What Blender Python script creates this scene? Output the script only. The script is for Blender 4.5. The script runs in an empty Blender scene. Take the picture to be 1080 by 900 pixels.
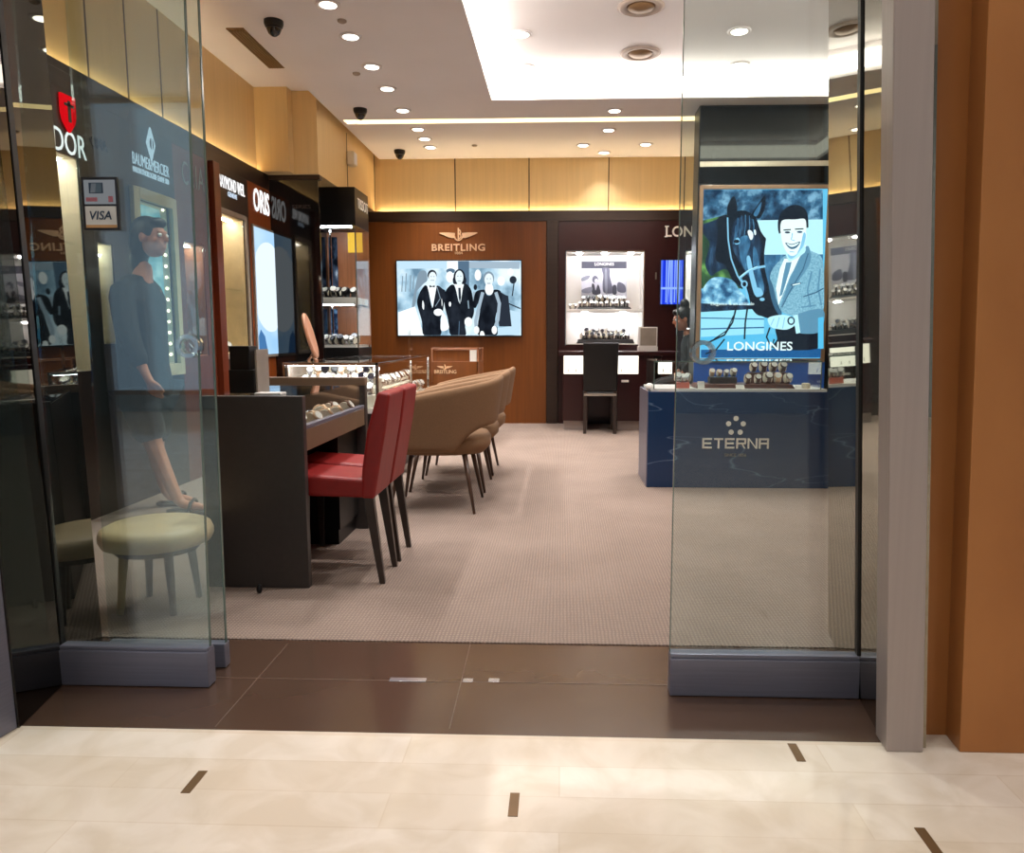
import bpy, bmesh, math, random
from mathutils import Vector, Matrix
random.seed(7)
S = bpy.context.scene
COL = S.collection
PI = math.pi

# ------------------------------------------------------------------ survey of the place (metres; camera 1.05 m above the floor)
F, CX, CY, H = 800.0, 562.0, 450.0, 1.05
PIT = math.atan(96 / 800.0); YAW = math.atan(30 / 800.0 * math.cos(PIT))
_r = Vector((math.cos(YAW), math.sin(YAW), 0))
_f = Vector((-math.sin(YAW) * math.cos(PIT), math.cos(YAW) * math.cos(PIT), -math.sin(PIT)))
_u = Vector((-math.sin(YAW) * math.sin(PIT), math.cos(YAW) * math.sin(PIT), math.cos(PIT)))
def _d(u, v): return _f * F + _r * (u - CX) + _u * (CY - v)
def PY(u, v, Y): d = _d(u, v); return Vector((0, 0, H)) + d * (Y / d.y)
def PX(u, v, X): d = _d(u, v); return Vector((0, 0, H)) + d * (X / d.x)
def PZ(u, v, Z=0.0): d = _d(u, v); return Vector((0, 0, H)) + d * ((Z - H) / d.z)

# ------------------------------------------------------------------ materials
def lin(c):
    if isinstance(c, str):
        c = c.lstrip('#'); c = [int(c[i:i + 2], 16) / 255 for i in (0, 2, 4)]
    return tuple((x / 12.92 if x <= .04045 else ((x + .055) / 1.055) ** 2.4) for x in c) + (1,)
def newmat(name):
    m = bpy.data.materials.new(name); m.use_nodes = True
    nt = m.node_tree; nt.nodes.clear()
    o = nt.nodes.new('ShaderNodeOutputMaterial')
    return m, nt, o
def N(nt, t, **kw):
    n = nt.nodes.new(t)
    for k, v in kw.items(): setattr(n, k, v)
    return n
def coords(nt, scale=(1, 1, 1)):
    g = N(nt, 'ShaderNodeNewGeometry'); mp = N(nt, 'ShaderNodeMapping')
    mp.inputs['Scale'].default_value = scale
    nt.links.new(g.outputs['Position'], mp.inputs['Vector'])
    return mp.outputs['Vector']
def pm(name, col, rough=.5, metal=0.0, var=.08, scale=(12, 12, 12), bump=0.0, spec=.5, detail=3, col2=None, coat=0, nsc=1.0):
    m, nt, o = newmat(name)
    b = N(nt, 'ShaderNodeBsdfPrincipled')
    b.inputs['Roughness'].default_value = rough; b.inputs['Metallic'].default_value = metal
    b.inputs['Specular IOR Level'].default_value = spec
    b.inputs['Coat Weight'].default_value = coat
    v = coords(nt, scale)
    n = N(nt, 'ShaderNodeTexNoise'); n.inputs['Scale'].default_value = nsc; n.inputs['Detail'].default_value = detail
    nt.links.new(v, n.inputs['Vector'])
    r = N(nt, 'ShaderNodeValToRGB')
    c = lin(col); c2 = lin(col2) if col2 else tuple(min(1, x * (1 + var)) for x in c[:3]) + (1,)
    r.color_ramp.elements[0].position = .3; r.color_ramp.elements[1].position = .7
    r.color_ramp.elements[0].color = tuple(x * (1 - var) for x in c[:3]) + (1,) if not col2 else c
    r.color_ramp.elements[1].color = c2
    nt.links.new(n.outputs['Fac'], r.inputs['Fac']); nt.links.new(r.outputs['Color'], b.inputs['Base Color'])
    if bump:
        bp = N(nt, 'ShaderNodeBump'); bp.inputs['Strength'].default_value = bump; bp.inputs['Distance'].default_value = .01
        nt.links.new(n.outputs['Fac'], bp.inputs['Height']); nt.links.new(bp.outputs['Normal'], b.inputs['Normal'])
    nt.links.new(b.outputs['BSDF'], o.inputs['Surface'])
    return m
def em(name, col, s=1.0):
    m, nt, o = newmat(name)
    e = N(nt, 'ShaderNodeEmission'); e.inputs['Color'].default_value = lin(col); e.inputs['Strength'].default_value = s
    nt.links.new(e.outputs[0], o.inputs['Surface'])
    return m
def em_noise(name, stops, scale=(1, 1, 1), s=1.0, nsc=5.0, detail=4):
    m, nt, o = newmat(name)
    e = N(nt, 'ShaderNodeEmission'); e.inputs['Strength'].default_value = s
    n = N(nt, 'ShaderNodeTexNoise'); n.inputs['Scale'].default_value = nsc; n.inputs['Detail'].default_value = detail
    nt.links.new(coords(nt, scale), n.inputs['Vector'])
    r = N(nt, 'ShaderNodeValToRGB'); els = r.color_ramp.elements
    while len(els) < len(stops): els.new(.5)
    for el, (p, c) in zip(els, stops): el.position = p; el.color = lin(c)
    nt.links.new(n.outputs['Fac'], r.inputs['Fac']); nt.links.new(r.outputs['Color'], e.inputs['Color'])
    nt.links.new(e.outputs[0], o.inputs['Surface'])
    return m
def glass(name, tint=(.86, .92, .89), base=.09, ior=1.5, gl=(1, 1, 1)):
    m, nt, o = newmat(name)
    t = N(nt, 'ShaderNodeBsdfTransparent'); t.inputs['Color'].default_value = tint + (1,)
    g = N(nt, 'ShaderNodeBsdfGlossy'); g.inputs['Roughness'].default_value = 0.0; g.inputs['Color'].default_value = gl + (1,)
    fr = N(nt, 'ShaderNodeLayerWeight'); fr.inputs['Blend'].default_value = .5
    p5 = N(nt, 'ShaderNodeMath', operation='POWER'); p5.inputs[1].default_value = 5
    nt.links.new(fr.outputs['Facing'], p5.inputs[0])
    a = N(nt, 'ShaderNodeMath', operation='MULTIPLY_ADD', use_clamp=True); a.inputs[1].default_value = .8; a.inputs[2].default_value = base
    mx = N(nt, 'ShaderNodeMixShader')
    nt.links.new(p5.outputs[0], a.inputs[0]); nt.links.new(a.outputs[0], mx.inputs['Fac'])
    nt.links.new(t.outputs[0], mx.inputs[1]); nt.links.new(g.outputs[0], mx.inputs[2])
    nt.links.new(mx.outputs[0], o.inputs['Surface'])
    return m

M = {}
M['ceil'] = pm('ceiling_paint', (.95, .935, .945), .6, var=.02, scale=(2, 2, 2))
M['beige'] = pm('gold_panel', (.92, .80, .585), .38, var=.04, scale=(30, 30, 1.2), metal=.15)
M['seam'] = pm('seam_dark', (.30, .22, .12), .6)
M['band'] = pm('dark_walnut', (.20, .135, .10), .35, var=.15, scale=(3, 3, 40))
M['frame_dark'] = pm('dark_frame', (.17, .12, .095), .4, var=.1)
M['brown'] = pm('brown_veneer', (.47, .255, .075), .4, var=.12, scale=(45, 45, 1.5), col2=None)
M['maroon'] = pm('maroon_gloss', (.185, .05, .043), .3, var=.07, scale=(20, 20, 1.5))
M['orange'] = pm('orange_veneer', (.55, .27, .10), .35, var=.12, scale=(60, 60, 2))
M['redwood'] = pm('red_wood', (.40, .17, .085), .3, var=.15, scale=(60, 60, 2))
M['wood_in'] = pm('case_wood', (.62, .40, .26), .4, var=.15, scale=(60, 60, 2))
M['blackgloss'] = pm('black_gloss', (.035, .03, .03), .06, var=.05, spec=.9)
M['black'] = pm('black_satin', (.045, .04, .038), .4)
M['desk'] = pm('charcoal_laminate', (.235, .21, .20), .42, var=.06, scale=(40, 40, 40))
M['desk_top'] = pm('taupe_edge', (.47, .38, .30), .35, var=.05)
M['steel'] = pm('brushed_steel', (.49, .49, .55), .38, metal=.5, var=.06, scale=(4, 4, 200))
M['chrome'] = pm('chrome', (.8, .8, .8), .12, metal=1.0, var=.02)
M['jamb'] = pm('satin_jamb', (.66, .61, .585), .42, metal=.35, var=.03, scale=(80, 80, 1))
M['copper'] = pm('bronze_wash', (.63, .40, .205), .36, metal=.2, scale=(2.2, 2.2, 1.1), col2=(.73, .49, .27), detail=6, bump=.03)
M['mirror'] = pm('smoked_mirror', (.62, .59, .53), .02, metal=1.0, var=.01)
M['mirror_dark'] = pm('black_glass', (.31, .30, .275), .02, metal=1.0, var=.01)
M['header'] = pm('header_glass', (.21, .215, .205), .04, metal=1.0, var=.01)
M['joint'] = pm('black_joint', (.02, .02, .02), .5)
M['glass'] = glass('clear_glass', (.90, .945, .93), .08, gl=(.88, .96, 1.0))
M['glass_clear'] = glass('clearer_glass', (.89, .935, .92), .045, gl=(.88, .96, 1.0))
M['vglass'] = glass('case_glass', (.97, .985, .98), .04)
M['glass_edge'] = pm('glass_edge', (.36, .43, .40), .15, var=.02)
M['red'] = pm('red_leather', (.55, .085, .075), .45, var=.10, scale=(25, 25, 25), bump=.05)
M['legs'] = pm('dark_wood_leg', (.21, .16, .135), .35)
M['legs_m'] = pm('walnut_leg', (.30, .21, .16), .35)
M['tub'] = pm('tan_felt', (.50, .375, .265), .9, var=.08, scale=(150, 150, 150), bump=.08)
M['cream'] = pm('cream_leather', (.83, .73, .57), .45, var=.04)
M['white'] = pm('white_acrylic', (.92, .90, .87), .3, var=.01)
M['offwhite'] = pm('case_lining', (.88, .83, .74), .6, var=.03)
M['greyface'] = pm('grey_face', (.60, .55, .50), .5)
M['gold'] = pm('pale_gold', (.93, .76, .60), .35, metal=.15)
M['letter'] = pm('letter_metal', (.95, .92, .88), .35)
M['led_niche'] = em('niche_led', (.97, .97, 1), 170)
M['pull'] = glass('pull_acrylic', (.80, .84, .84), .22)
M['letter_grey'] = pm('letter_grey', (.52, .50, .45), .35, metal=.3)
M['lit'] = em('lit_letter', (1, 1, 1), 1.05)
M['lit_soft'] = em('lit_letter_soft', (.86, .93, 1), .75)
M['lit_red'] = em('lit_red', (.95, .05, .10), .9)
M['lamp'] = em('lamp_disc', (1, .95, .87), 9)
M['led'] = em('cove_led', (1, .89, .70), 34)
M['slot'] = em('slot_led', (1, .88, .64), 2.3)
M['led_white'] = em('cove_led_white', (1, .95, .90), 7.5)
M['led_case'] = em('case_led', (1, .97, .92), 34)
M['led_cool'] = em('case_led_cool', (.95, .96, 1), 70)
M['window_lit'] = em('lit_window', (1, .97, .90), 1.6)
M['strap_steel'] = pm('watch_steel', (.75, .75, .77), .25, metal=.8)
M['strap_brown'] = pm('watch_leather_brown', (.33, .17, .10), .5)
M['strap_black'] = pm('watch_leather_black', (.05, .05, .06), .45)
M['dial'] = pm('watch_dial', (.88, .87, .84), .3)
M['dial_dark'] = pm('watch_dial_dark', (.06, .07, .12), .25)
M['pad'] = pm('cream_pad', (.90, .87, .80), .7)
M['tray_brown'] = pm('brown_tray', (.36, .18, .12), .45)
M['tray_dark'] = pm('dark_tray', (.12, .11, .12), .4)
M['pink'] = pm('pink_box', (.85, .45, .38), .5)
M['skin'] = pm('skin', (.72, .48, .36), .55, var=.04)
M['hair'] = pm('hair', (.03, .025, .02), .5)
M['cloth'] = pm('black_cloth', (.045, .045, .05), .85, var=.2, scale=(40, 40, 40))
M['cloth_navy'] = pm('navy_cloth', (.05, .06, .09), .85, var=.2, scale=(40, 40, 40))
M['sandal'] = pm('sandal', (.22, .13, .09), .6)
M['eye'] = pm('eye_white', (.85, .85, .83), .3)
M['lip'] = pm('lip', (.55, .27, .24), .5)
M['inlay'] = pm('brass_inlay', (.47, .36, .24), .35, metal=.4)
M['grille'] = pm('grille_bronze', (.52, .40, .27), .5, metal=.2)
M['ventwhite'] = pm('vent_white', (.70, .64, .60), .6)
M['mirror_clear'] = pm('clear_mirror', (.8, .8, .8), .02, metal=1, var=.0)
M['rosewood'] = pm('pale_wood_rim', (.66, .45, .33), .4)

# blue marble with pale veins
def mat_blue():
    m, nt, o = newmat('blue_marble'); b = N(nt, 'ShaderNodeBsdfPrincipled'); b.inputs['Roughness'].default_value = .18
    v = coords(nt, (.55, 1.0, 2.1))
    n = N(nt, 'ShaderNodeTexNoise'); n.inputs['Scale'].default_value = 1.7; n.inputs['Detail'].default_value = 3; n.inputs['Distortion'].default_value = .6
    nt.links.new(v, n.inputs['Vector'])
    r = N(nt, 'ShaderNodeValToRGB'); e = r.color_ramp.elements
    e[0].position = .495; e[0].color = lin((.075, .20, .35)); e[1].position = .505; e[1].color = lin((.075, .20, .35))
    x = e.new(.5); x.color = lin((.34, .44, .55))
    nt.links.new(n.outputs['Fac'], r.inputs['Fac']); nt.links.new(r.outputs['Color'], b.inputs['Base Color'])
    nt.links.new(b.outputs[0], o.inputs['Surface']); return m
M['blue'] = mat_blue()
def mat_carpet():
    m, nt, o = newmat('ribbed_carpet'); b = N(nt, 'ShaderNodeBsdfPrincipled'); b.inputs['Roughness'].default_value = .95; b.inputs['Specular IOR Level'].default_value = .1
    v = coords(nt)
    w = N(nt, 'ShaderNodeTexWave', bands_direction='Y'); w.inputs['Scale'].default_value = 20; w.inputs['Distortion'].default_value = 2.2; w.inputs['Detail'].default_value = 2; w.inputs['Detail Scale'].default_value = 6
    w2 = N(nt, 'ShaderNodeTexWave', bands_direction='X'); w2.inputs['Scale'].default_value = 24; w2.inputs['Distortion'].default_value = 1.5
    n = N(nt, 'ShaderNodeTexNoise'); n.inputs['Scale'].default_value = 2.5; n.inputs['Detail'].default_value = 5
    for q in (w, w2, n): nt.links.new(v, q.inputs['Vector'])
    a = N(nt, 'ShaderNodeMath', operation='MULTIPLY'); nt.links.new(w.outputs['Fac'], a.inputs[0]); nt.links.new(w2.outputs['Fac'], a.inputs[1])
    a2 = N(nt, 'ShaderNodeMath', operation='MULTIPLY_ADD'); a2.inputs[1].default_value = .7; nt.links.new(a.outputs[0], a2.inputs[0])
    a3 = N(nt, 'ShaderNodeMath', operation='MULTIPLY'); a3.inputs[1].default_value = .5; nt.links.new(n.outputs['Fac'], a3.inputs[0]); nt.links.new(a3.outputs[0], a2.inputs[2])
    r = N(nt, 'ShaderNodeValToRGB'); e = r.color_ramp.elements
    e[0].position = .1; e[0].color = lin((.485, .42, .382)); e[1].position = .85; e[1].color = lin((.635, .56, .512))
    nt.links.new(a2.outputs[0], r.inputs['Fac']); nt.links.new(r.outputs['Color'], b.inputs['Base Color'])
    bp = N(nt, 'ShaderNodeBump'); bp.inputs['Strength'].default_value = .5; bp.inputs['Distance'].default_value = .006
    nt.links.new(a.outputs[0], bp.inputs['Height']); nt.links.new(bp.outputs[0], b.inputs['Normal'])
    nt.links.new(b.outputs[0], o.inputs['Surface']); return m
M['carpet'] = mat_carpet()
def mat_marble():
    m, nt, o = newmat('cream_marble'); b = N(nt, 'ShaderNodeBsdfPrincipled'); b.inputs['Roughness'].default_value = .12; b.inputs['Specular IOR Level'].default_value = .45
    v = coords(nt)
    br = N(nt, 'ShaderNodeTexBrick'); br.offset = .37
    br.inputs['Color1'].default_value = lin((.885, .825, .755)); br.inputs['Color2'].default_value = lin((.915, .865, .81))
    br.inputs['Mortar'].default_value = lin((.872, .808, .735)); br.inputs['Scale'].default_value = 1; br.inputs['Mortar Size'].default_value = .0018
    br.inputs['Brick Width'].default_value = 1.05; br.inputs['Row Height'].default_value = .125; br.inputs['Bias'].default_value = 0
    n = N(nt, 'ShaderNodeTexNoise'); n.inputs['Scale'].default_value = 6; n.inputs['Detail'].default_value = 8; n.inputs['Distortion'].default_value = 1
    nt.links.new(v, br.inputs['Vector']); nt.links.new(v, n.inputs['Vector'])
    r = N(nt, 'ShaderNodeValToRGB'); r.color_ramp.elements[0].position = .35; r.color_ramp.elements[0].color = (.88, .85, .80, 1); r.color_ramp.elements[1].position = .6; r.color_ramp.elements[1].color = (1, 1, 1, 1)
    nt.links.new(n.outputs['Fac'], r.inputs['Fac'])
    mx = N(nt, 'ShaderNodeMix', data_type='RGBA', blend_type='MULTIPLY'); mx.inputs['Factor'].default_value = 1
    nt.links.new(br.outputs['Color'], mx.inputs['A']); nt.links.new(r.outputs['Color'], mx.inputs['B'])
    nt.links.new(mx.outputs['Result'], b.inputs['Base Color']); nt.links.new(b.outputs[0], o.inputs['Surface']); return m
M['marble'] = mat_marble()
M['stone_joint'] = pm('stone_joint', (.40, .32, .27), .4)
M['stone'] = pm('brown_stone', (.31, .23, .185), .2, var=.03, scale=(6, 6, 6), detail=3, spec=.6)

# ------------------------------------------------------------------ mesh helpers
class MB:
    def __init__(s): s.v = []; s.f = []; s.m = []
    def add(s, vs, fs, mi=0):
        n = len(s.v); s.v += [tuple(p) for p in vs]
        for f in fs: s.f.append(tuple(i + n for i in f)); s.m.append(mi)
        return s
    def box(s, x0, x1, y0, y1, z0, z1, mi=0):
        if x0 > x1: x0, x1 = x1, x0
        if y0 > y1: y0, y1 = y1, y0
        if z0 > z1: z0, z1 = z1, z0
        vs = [(x, y, z) for z in (z0, z1) for x, y in ((x0, y0), (x1, y0), (x1, y1), (x0, y1))]
        return s.add(vs, [(3, 2, 1, 0), (4, 5, 6, 7), (0, 1, 5, 4), (1, 2, 6, 5), (2, 3, 7, 6), (3, 0, 4, 7)], mi)
    def hexa(s, b, t, mi=0):           # four bottom, four top points (ccw from above)
        return s.add(list(b) + list(t), [(3, 2, 1, 0), (4, 5, 6, 7), (0, 1, 5, 4), (1, 2, 6, 5), (2, 3, 7, 6), (3, 0, 4, 7)], mi)
    def prism(s, pts, off, mi=0):
        n = len(pts); off = Vector(off); a = [Vector(p) for p in pts]
        return s.add(a + [p + off for p in a], [tuple(range(n - 1, -1, -1)), tuple(range(n, 2 * n))] + [(i, (i + 1) % n, n + (i + 1) % n, n + i) for i in range(n)], mi)
    def tube(s, pts, rad, n=10, mi=0, flat=1.0):
        pts = [Vector(p) for p in pts]; k = len(pts)
        if not hasattr(rad, '__len__'): rad = [rad] * k
        vs = []; prev = None
        for i, p in enumerate(pts):
            t = (pts[min(i + 1, k - 1)] - pts[max(i - 1, 0)]).normalized()
            ref = prev if prev is not None else (Vector((0, 0, 1)) if abs(t.z) < .9 else Vector((1, 0, 0)))
            a = (ref - t * ref.dot(t)).normalized(); b = t.cross(a); prev = a
            vs += [p + a * (math.cos(2 * PI * j / n) * rad[i]) + b * (math.sin(2 * PI * j / n) * rad[i] * flat) for j in range(n)]
        fs = [(i * n + j, i * n + (j + 1) % n, (i + 1) * n + (j + 1) % n, (i + 1) * n + j) for i in range(k - 1) for j in range(n)]
        fs += [tuple(range(n - 1, -1, -1)), tuple((k - 1) * n + j for j in range(n))]
        return s.add(vs, fs, mi)
    def lathe(s, prof, c=(0, 0, 0), n=24, mi=0, sx=1, sy=1):
        k = len(prof); vs = []
        for r, z in prof:
            vs += [(c[0] + r * math.cos(2 * PI * j / n) * sx, c[1] + r * math.sin(2 * PI * j / n) * sy, c[2] + z) for j in range(n)]
        fs = [(i * n + j, i * n + (j + 1) % n, (i + 1) * n + (j + 1) % n, (i + 1) * n + j) for i in range(k - 1) for j in range(n)]
        fs += [tuple(range(n - 1, -1, -1)), tuple((k - 1) * n + j for j in range(n))]
        return s.add(vs, fs, mi)
    def ell(s, c, r, n=14, k=10, mi=0, rot=None):
        vs = []
        for i in range(k + 1):
            th = PI * i / k
            for j in range(n):
                p = Vector((r[0] * math.sin(th) * math.cos(2 * PI * j / n), r[1] * math.sin(th) * math.sin(2 * PI * j / n), -r[2] * math.cos(th)))
                if rot: p = rot @ p
                vs.append(Vector(c) + p)
        fs = [(i * n + j, i * n + (j + 1) % n, (i + 1) * n + (j + 1) % n, (i + 1) * n + j) for i in range(k) for j in range(n)]
        return s.add(vs, fs, mi)
    def mat(s, mx, n0=0):
        for i in range(n0, len(s.v)): s.v[i] = tuple(mx @ Vector(s.v[i]))
        return s
    def build(s, name, mats, parent=None, smooth=False, bevel=0, local=False, seg=2, sub=0, **props):
        me = bpy.data.meshes.new(name)
        if parent is not None and not local:
            off = Vector((0, 0, 0)); q = parent
            while q is not None: off += q.location; q = q.parent
        elif parent is None and not local:
            xs = [[p[i] for p in s.v] for i in range(3)]
            off = Vector(((min(xs[0]) + max(xs[0])) / 2, (min(xs[1]) + max(xs[1])) / 2, min(xs[2])))
        else: off = Vector((0, 0, 0))
        me.from_pydata([Vector(p) - off for p in s.v], [], s.f)
        if not isinstance(mats, (list, tuple)): mats = [mats]
        for m in mats: me.materials.append(M[m] if isinstance(m, str) else m)
        me.polygons.foreach_set('material_index', s.m)
        bm = bmesh.new(); bm.from_mesh(me); bmesh.ops.remove_doubles(bm, verts=bm.verts, dist=1e-6)
        bmesh.ops.recalc_face_normals(bm, faces=bm.faces); bm.to_mesh(me); bm.free()
        if smooth: me.polygons.foreach_set('use_smooth', [True] * len(me.polygons))
        o = bpy.data.objects.new(name, me); COL.objects.link(o)
        if parent is not None: o.parent = parent
        elif not local: o.location = off
        if bevel:
            b = o.modifiers.new('soft_edge', 'BEVEL'); b.width = bevel; b.segments = seg; b.limit_method = 'ANGLE'; b.angle_limit = .6
        if sub:
            b = o.modifiers.new('rounding', 'SUBSURF'); b.levels = sub; b.render_levels = sub
        for k, v in props.items(): o[k] = v
        return o
def thing(name, label, cat, loc=(0, 0, 0), group=None, kind=None):
    o = bpy.data.objects.new(name, None); COL.objects.link(o); o.location = loc; o.empty_display_size = .1
    o['label'] = label
    if cat: o['category'] = cat
    if group: o['group'] = group
    if kind: o['kind'] = kind
    return o
def tag(o, label, cat=None, group=None, kind=None):
    o['label'] = label
    if cat: o['category'] = cat
    if group: o['group'] = group
    if kind: o['kind'] = kind
    return o
def struct(mb, name, mats, label=None, **kw):
    o = mb.build(name, mats, **kw); o['kind'] = 'structure'
    if label: o['label'] = label
    return o
def bx(*a): return MB().box(*a)
def kids(o): return [c for c in S.objects if c.parent == o]
def dup(root, loc, label, rotz=None):
    r = root.copy(); COL.objects.link(r); r.location = loc; r['label'] = label
    if rotz is not None: r.rotation_euler = (0, 0, rotz)
    for ch in [c for c in bpy.data.objects if c.parent == root]:
        c = ch.copy(); COL.objects.link(c); c.parent = r
        for g in [x for x in bpy.data.objects if x.parent == ch]:
            d = g.copy(); COL.objects.link(d); d.parent = c
    return r
def text_mb(s, c, right, up, w, h, depth=.004, mi=0, mb=None, offset=0.0, spacing=1.0, shear=0):
    cu = bpy.data.curves.new('t', 'FONT'); cu.body = s; cu.size = 1; cu.extrude = .05; cu.offset = offset; cu.space_character = spacing; cu.shear = shear
    cu.resolution_u = 3
    o = bpy.data.objects.new('t', cu); COL.objects.link(o)
    dg = bpy.context.evaluated_depsgraph_get(); me = bpy.data.meshes.new_from_object(o.evaluated_get(dg))
    bpy.data.objects.remove(o); bpy.data.curves.remove(cu)
    co = [v.co.copy() for v in me.vertices]; fs = [tuple(p.vertices) for p in me.polygons]; bpy.data.meshes.remove(me)
    x0 = min(p.x for p in co); x1 = max(p.x for p in co); y0 = min(p.y for p in co); y1 = max(p.y for p in co)
    right = Vector(right).normalized(); up = Vector(up).normalized(); nrm = right.cross(up); c = Vector(c)
    mb = mb or MB()
    mb.add([c + right * (((p.x - x0) / (x1 - x0) - .5) * w) + up * (((p.y - y0) / (y1 - y0) - .5) * h) + nrm * (p.z / .05 * depth / 2) for p in co], fs, mi)
    return mb
def smooth_poly(pts, k=4):
    n = len(pts); out = []
    for i in range(n):
        p0, p1, p2, p3 = (Vector(pts[(i + j) % n]) for j in (-1, 0, 1, 2))
        for t in range(k):
            t /= k
            out.append(.5 * ((2 * p1) + (p2 - p0) * t + (2 * p0 - 5 * p1 + 4 * p2 - p3) * t * t + (3 * p1 - p0 - 3 * p2 + p3) * t ** 3))
    return out
class Art:                              # a flat picture on a screen or poster: flat coloured shapes, one mesh
    def __init__(s, Y, sx, ox, oy): s.mb = MB(); s.Y = Y; s.sx = sx; s.ox = ox; s.oy = oy; s.n = 0; s.mats = []
    def P(s, p, z): q = PY(s.ox + p[0] / s.sx, s.oy + p[1] / s.sx, s.Y); q.y -= z; return q
    def mi(s, m):
        if m not in s.mats: s.mats.append(m)
        return s.mats.index(m)
    clip = None
    def poly(s, m, pts, sm=True):
        s.n += 1; z = .0008 * s.n
        if sm: pts = smooth_poly([Vector((p[0], p[1])) for p in pts])
        if s.clip: pts = [(min(max(p[0], s.clip[0]), s.clip[1]), min(max(p[1], s.clip[2]), s.clip[3])) for p in pts]
        from mathutils.geometry import tessellate_polygon
        tri = tessellate_polygon([[Vector((p[0], p[1], 0)) for p in pts]])
        s.mb.add([s.P(p, z) for p in pts], [tuple(t) for t in tri], s.mi(m))
    def ell(s, m, c, rx, ry, rot=0):
        s.poly(m, [(c[0] + rx * math.cos(a) * math.cos(rot) - ry * math.sin(a) * math.sin(rot), c[1] + rx * math.cos(a) * math.sin(rot) + ry * math.sin(a) * math.cos(rot)) for a in [i * PI / 10 for i in range(20)]], False)
    def line(s, m, pts, w):
        ps = [Vector((p[0], p[1])) for p in pts]; L = []; R_ = []
        for i, p in enumerate(ps):
            t = (ps[min(i + 1, len(ps) - 1)] - ps[max(0, i - 1)]).normalized(); nn = Vector((-t.y, t.x)) * w / 2
            L.append(p + nn); R_.append(p - nn)
        s.poly(m, L + R_[::-1], False)
    def text(s, m, t, x0, x1, y0, y1, **kw):
        s.n += 1
        c = s.P(((x0 + x1) / 2, (y0 + y1) / 2), .0008 * s.n); a = s.P((x0, y0), 0); b = s.P((x1, y1), 0)
        text_mb(t, c, (1, 0, 0), (0, 0, 1), abs(b.x - a.x), abs(a.z - b.z), .0006, s.mi(m), s.mb, **kw)
    def build(s, name, parent, **kw): return s.mb.build(name, s.mats, parent, **kw)

# ================================================================== SETTING
XL = -2.67                              # face line of the fitted cabinets on the left
ZC = 3.10                               # dropped ceiling
struct(MB().box(-13, 9, -8, 1.89, -.12, 0).box(.93, 9, 1.89, 2.1, -.12, 0).box(-9, -1.6, 1.89, 2.1, -.12, 0), 'floor_marble', 'marble', 'polished cream marble floor of the mall in front of the shop')
fl = bpy.data.objects['floor_marble']
for (u, v, du, dv) in [(205, 825, 0, 23), (542, 849, 0, 24), (840, 794, 0, 18), (979, 887, 0, 26)]:
    a = PZ(u, v); b = PZ(u, v - dv / 2); L = (b.y - a.y)
    bx(a.x - .011, a.x + .011, a.y - L, a.y + L, -.001, .0015).build('inlay', 'inlay', fl)
st = MB().hexa([(-1.47, 1.89, -.1), (.86, 1.89, -.1), (1.0, 2.49, -.1), (-1.66, 2.49, -.1)], [(-1.47, 1.89, 0), (.86, 1.89, 0), (1.0, 2.49, 0), (-1.66, 2.49, 0)])
th = struct(st, 'floor_threshold', 'stone', 'polished dark brown stone threshold between marble and carpet')
jl = MB()
for u0, v0, u1, v1 in [(227, 767, 304, 679), (474, 769, 496, 680)]:
    a, b = PZ(u0, v0), PZ(u1, v1); jl.prism([(a.x - .0015, a.y, .0003), (a.x + .0015, a.y, .0003), (b.x + .0015, b.y, .0003), (b.x - .0015, b.y, .0003)], (0, 0, .0006))
jl.box(-1.5, .86, 2.195, 2.198, .0003, .0009)
jl.build('joint', 'stone_joint', th)
for u0, u1, v in [(411, 450, 717), (488, 499, 718), (515, 527, 718)]:
    a, b = PZ(u0, v), PZ(u1, v); bx(a.x, b.x, a.y - .012, a.y + .012, -.001, .002).build('bolt_plate', 'strap_steel', th, bevel=.001)
struct(bx(-3.1, 3.7, 2.49, 9.5, -.12, .004), 'floor_carpet', 'carpet', 'brown ribbed carpet covering the shop floor')

# mirrored return walls of the entrance, black joints
def seg(p, q, t, z0, z1, lean=0.0, top=None):
    p = Vector((p[0], p[1], 0)); q = Vector((q[0], q[1], 0)); d = (q - p).normalized(); n = Vector((d.y, -d.x, 0)) * t
    b = [p, q, q + n, p + n]
    if n.cross(d).z > 0: pass
    return MB().hexa([(x.x, x.y, z0) for x in b], [(x.x + lean * (z1 - z0), x.y, z1) for x in b])
LA, LB, LC = (-1.454, 1.88), (-1.503, 2.14), (-1.588, 2.47)
wl = struct(seg(LA, LB, -.12, 0, 3.1, -.022), 'wall_entry_left', 'mirror_dark', 'black glass return wall at the left of the entrance')
seg((-1.500, 2.14), (-1.503, 2.165), -.13, 0, 3.1, -.022).build('joint', 'joint', wl)
seg((-1.508, 2.165), LC, -.10, 0, 3.1, -.024).build('inner_panel', 'mirror_dark', wl)
RA, RB, RC = (.839, 1.88), (.872, 2.14), (.950, 2.62)
LEAN = -.045
wr = struct(seg(RA, RB, .10, 0, 3.1, LEAN), 'wall_entry_right', 'mirror', 'smoked mirror return wall at the right of the entrance')
seg((.866, 2.135), (.870, 2.165), .11, 0, 3.1, LEAN).build('joint', 'joint', wr)
seg((.876, 2.165), RC, .09, 0, 3.1, LEAN).build('inner_panel', 'mirror', wr)
tj = MB().hexa([(.829, 1.845, 0), (.921, 1.845, 0), (.945, 1.93, 0), (.836, 1.93, 0)], [(.829 - .045 * 3.1, 1.845, 3.1), (.921 - .045 * 3.1, 1.845, 3.1), (.945 - .045 * 3.1, 1.93, 3.1), (.836 - .045 * 3.1, 1.93, 3.1)])
struct(tj, 'trim_1', 'jamb', 'wide satin metal jamb at the right of the entrance', bevel=.004)
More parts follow.
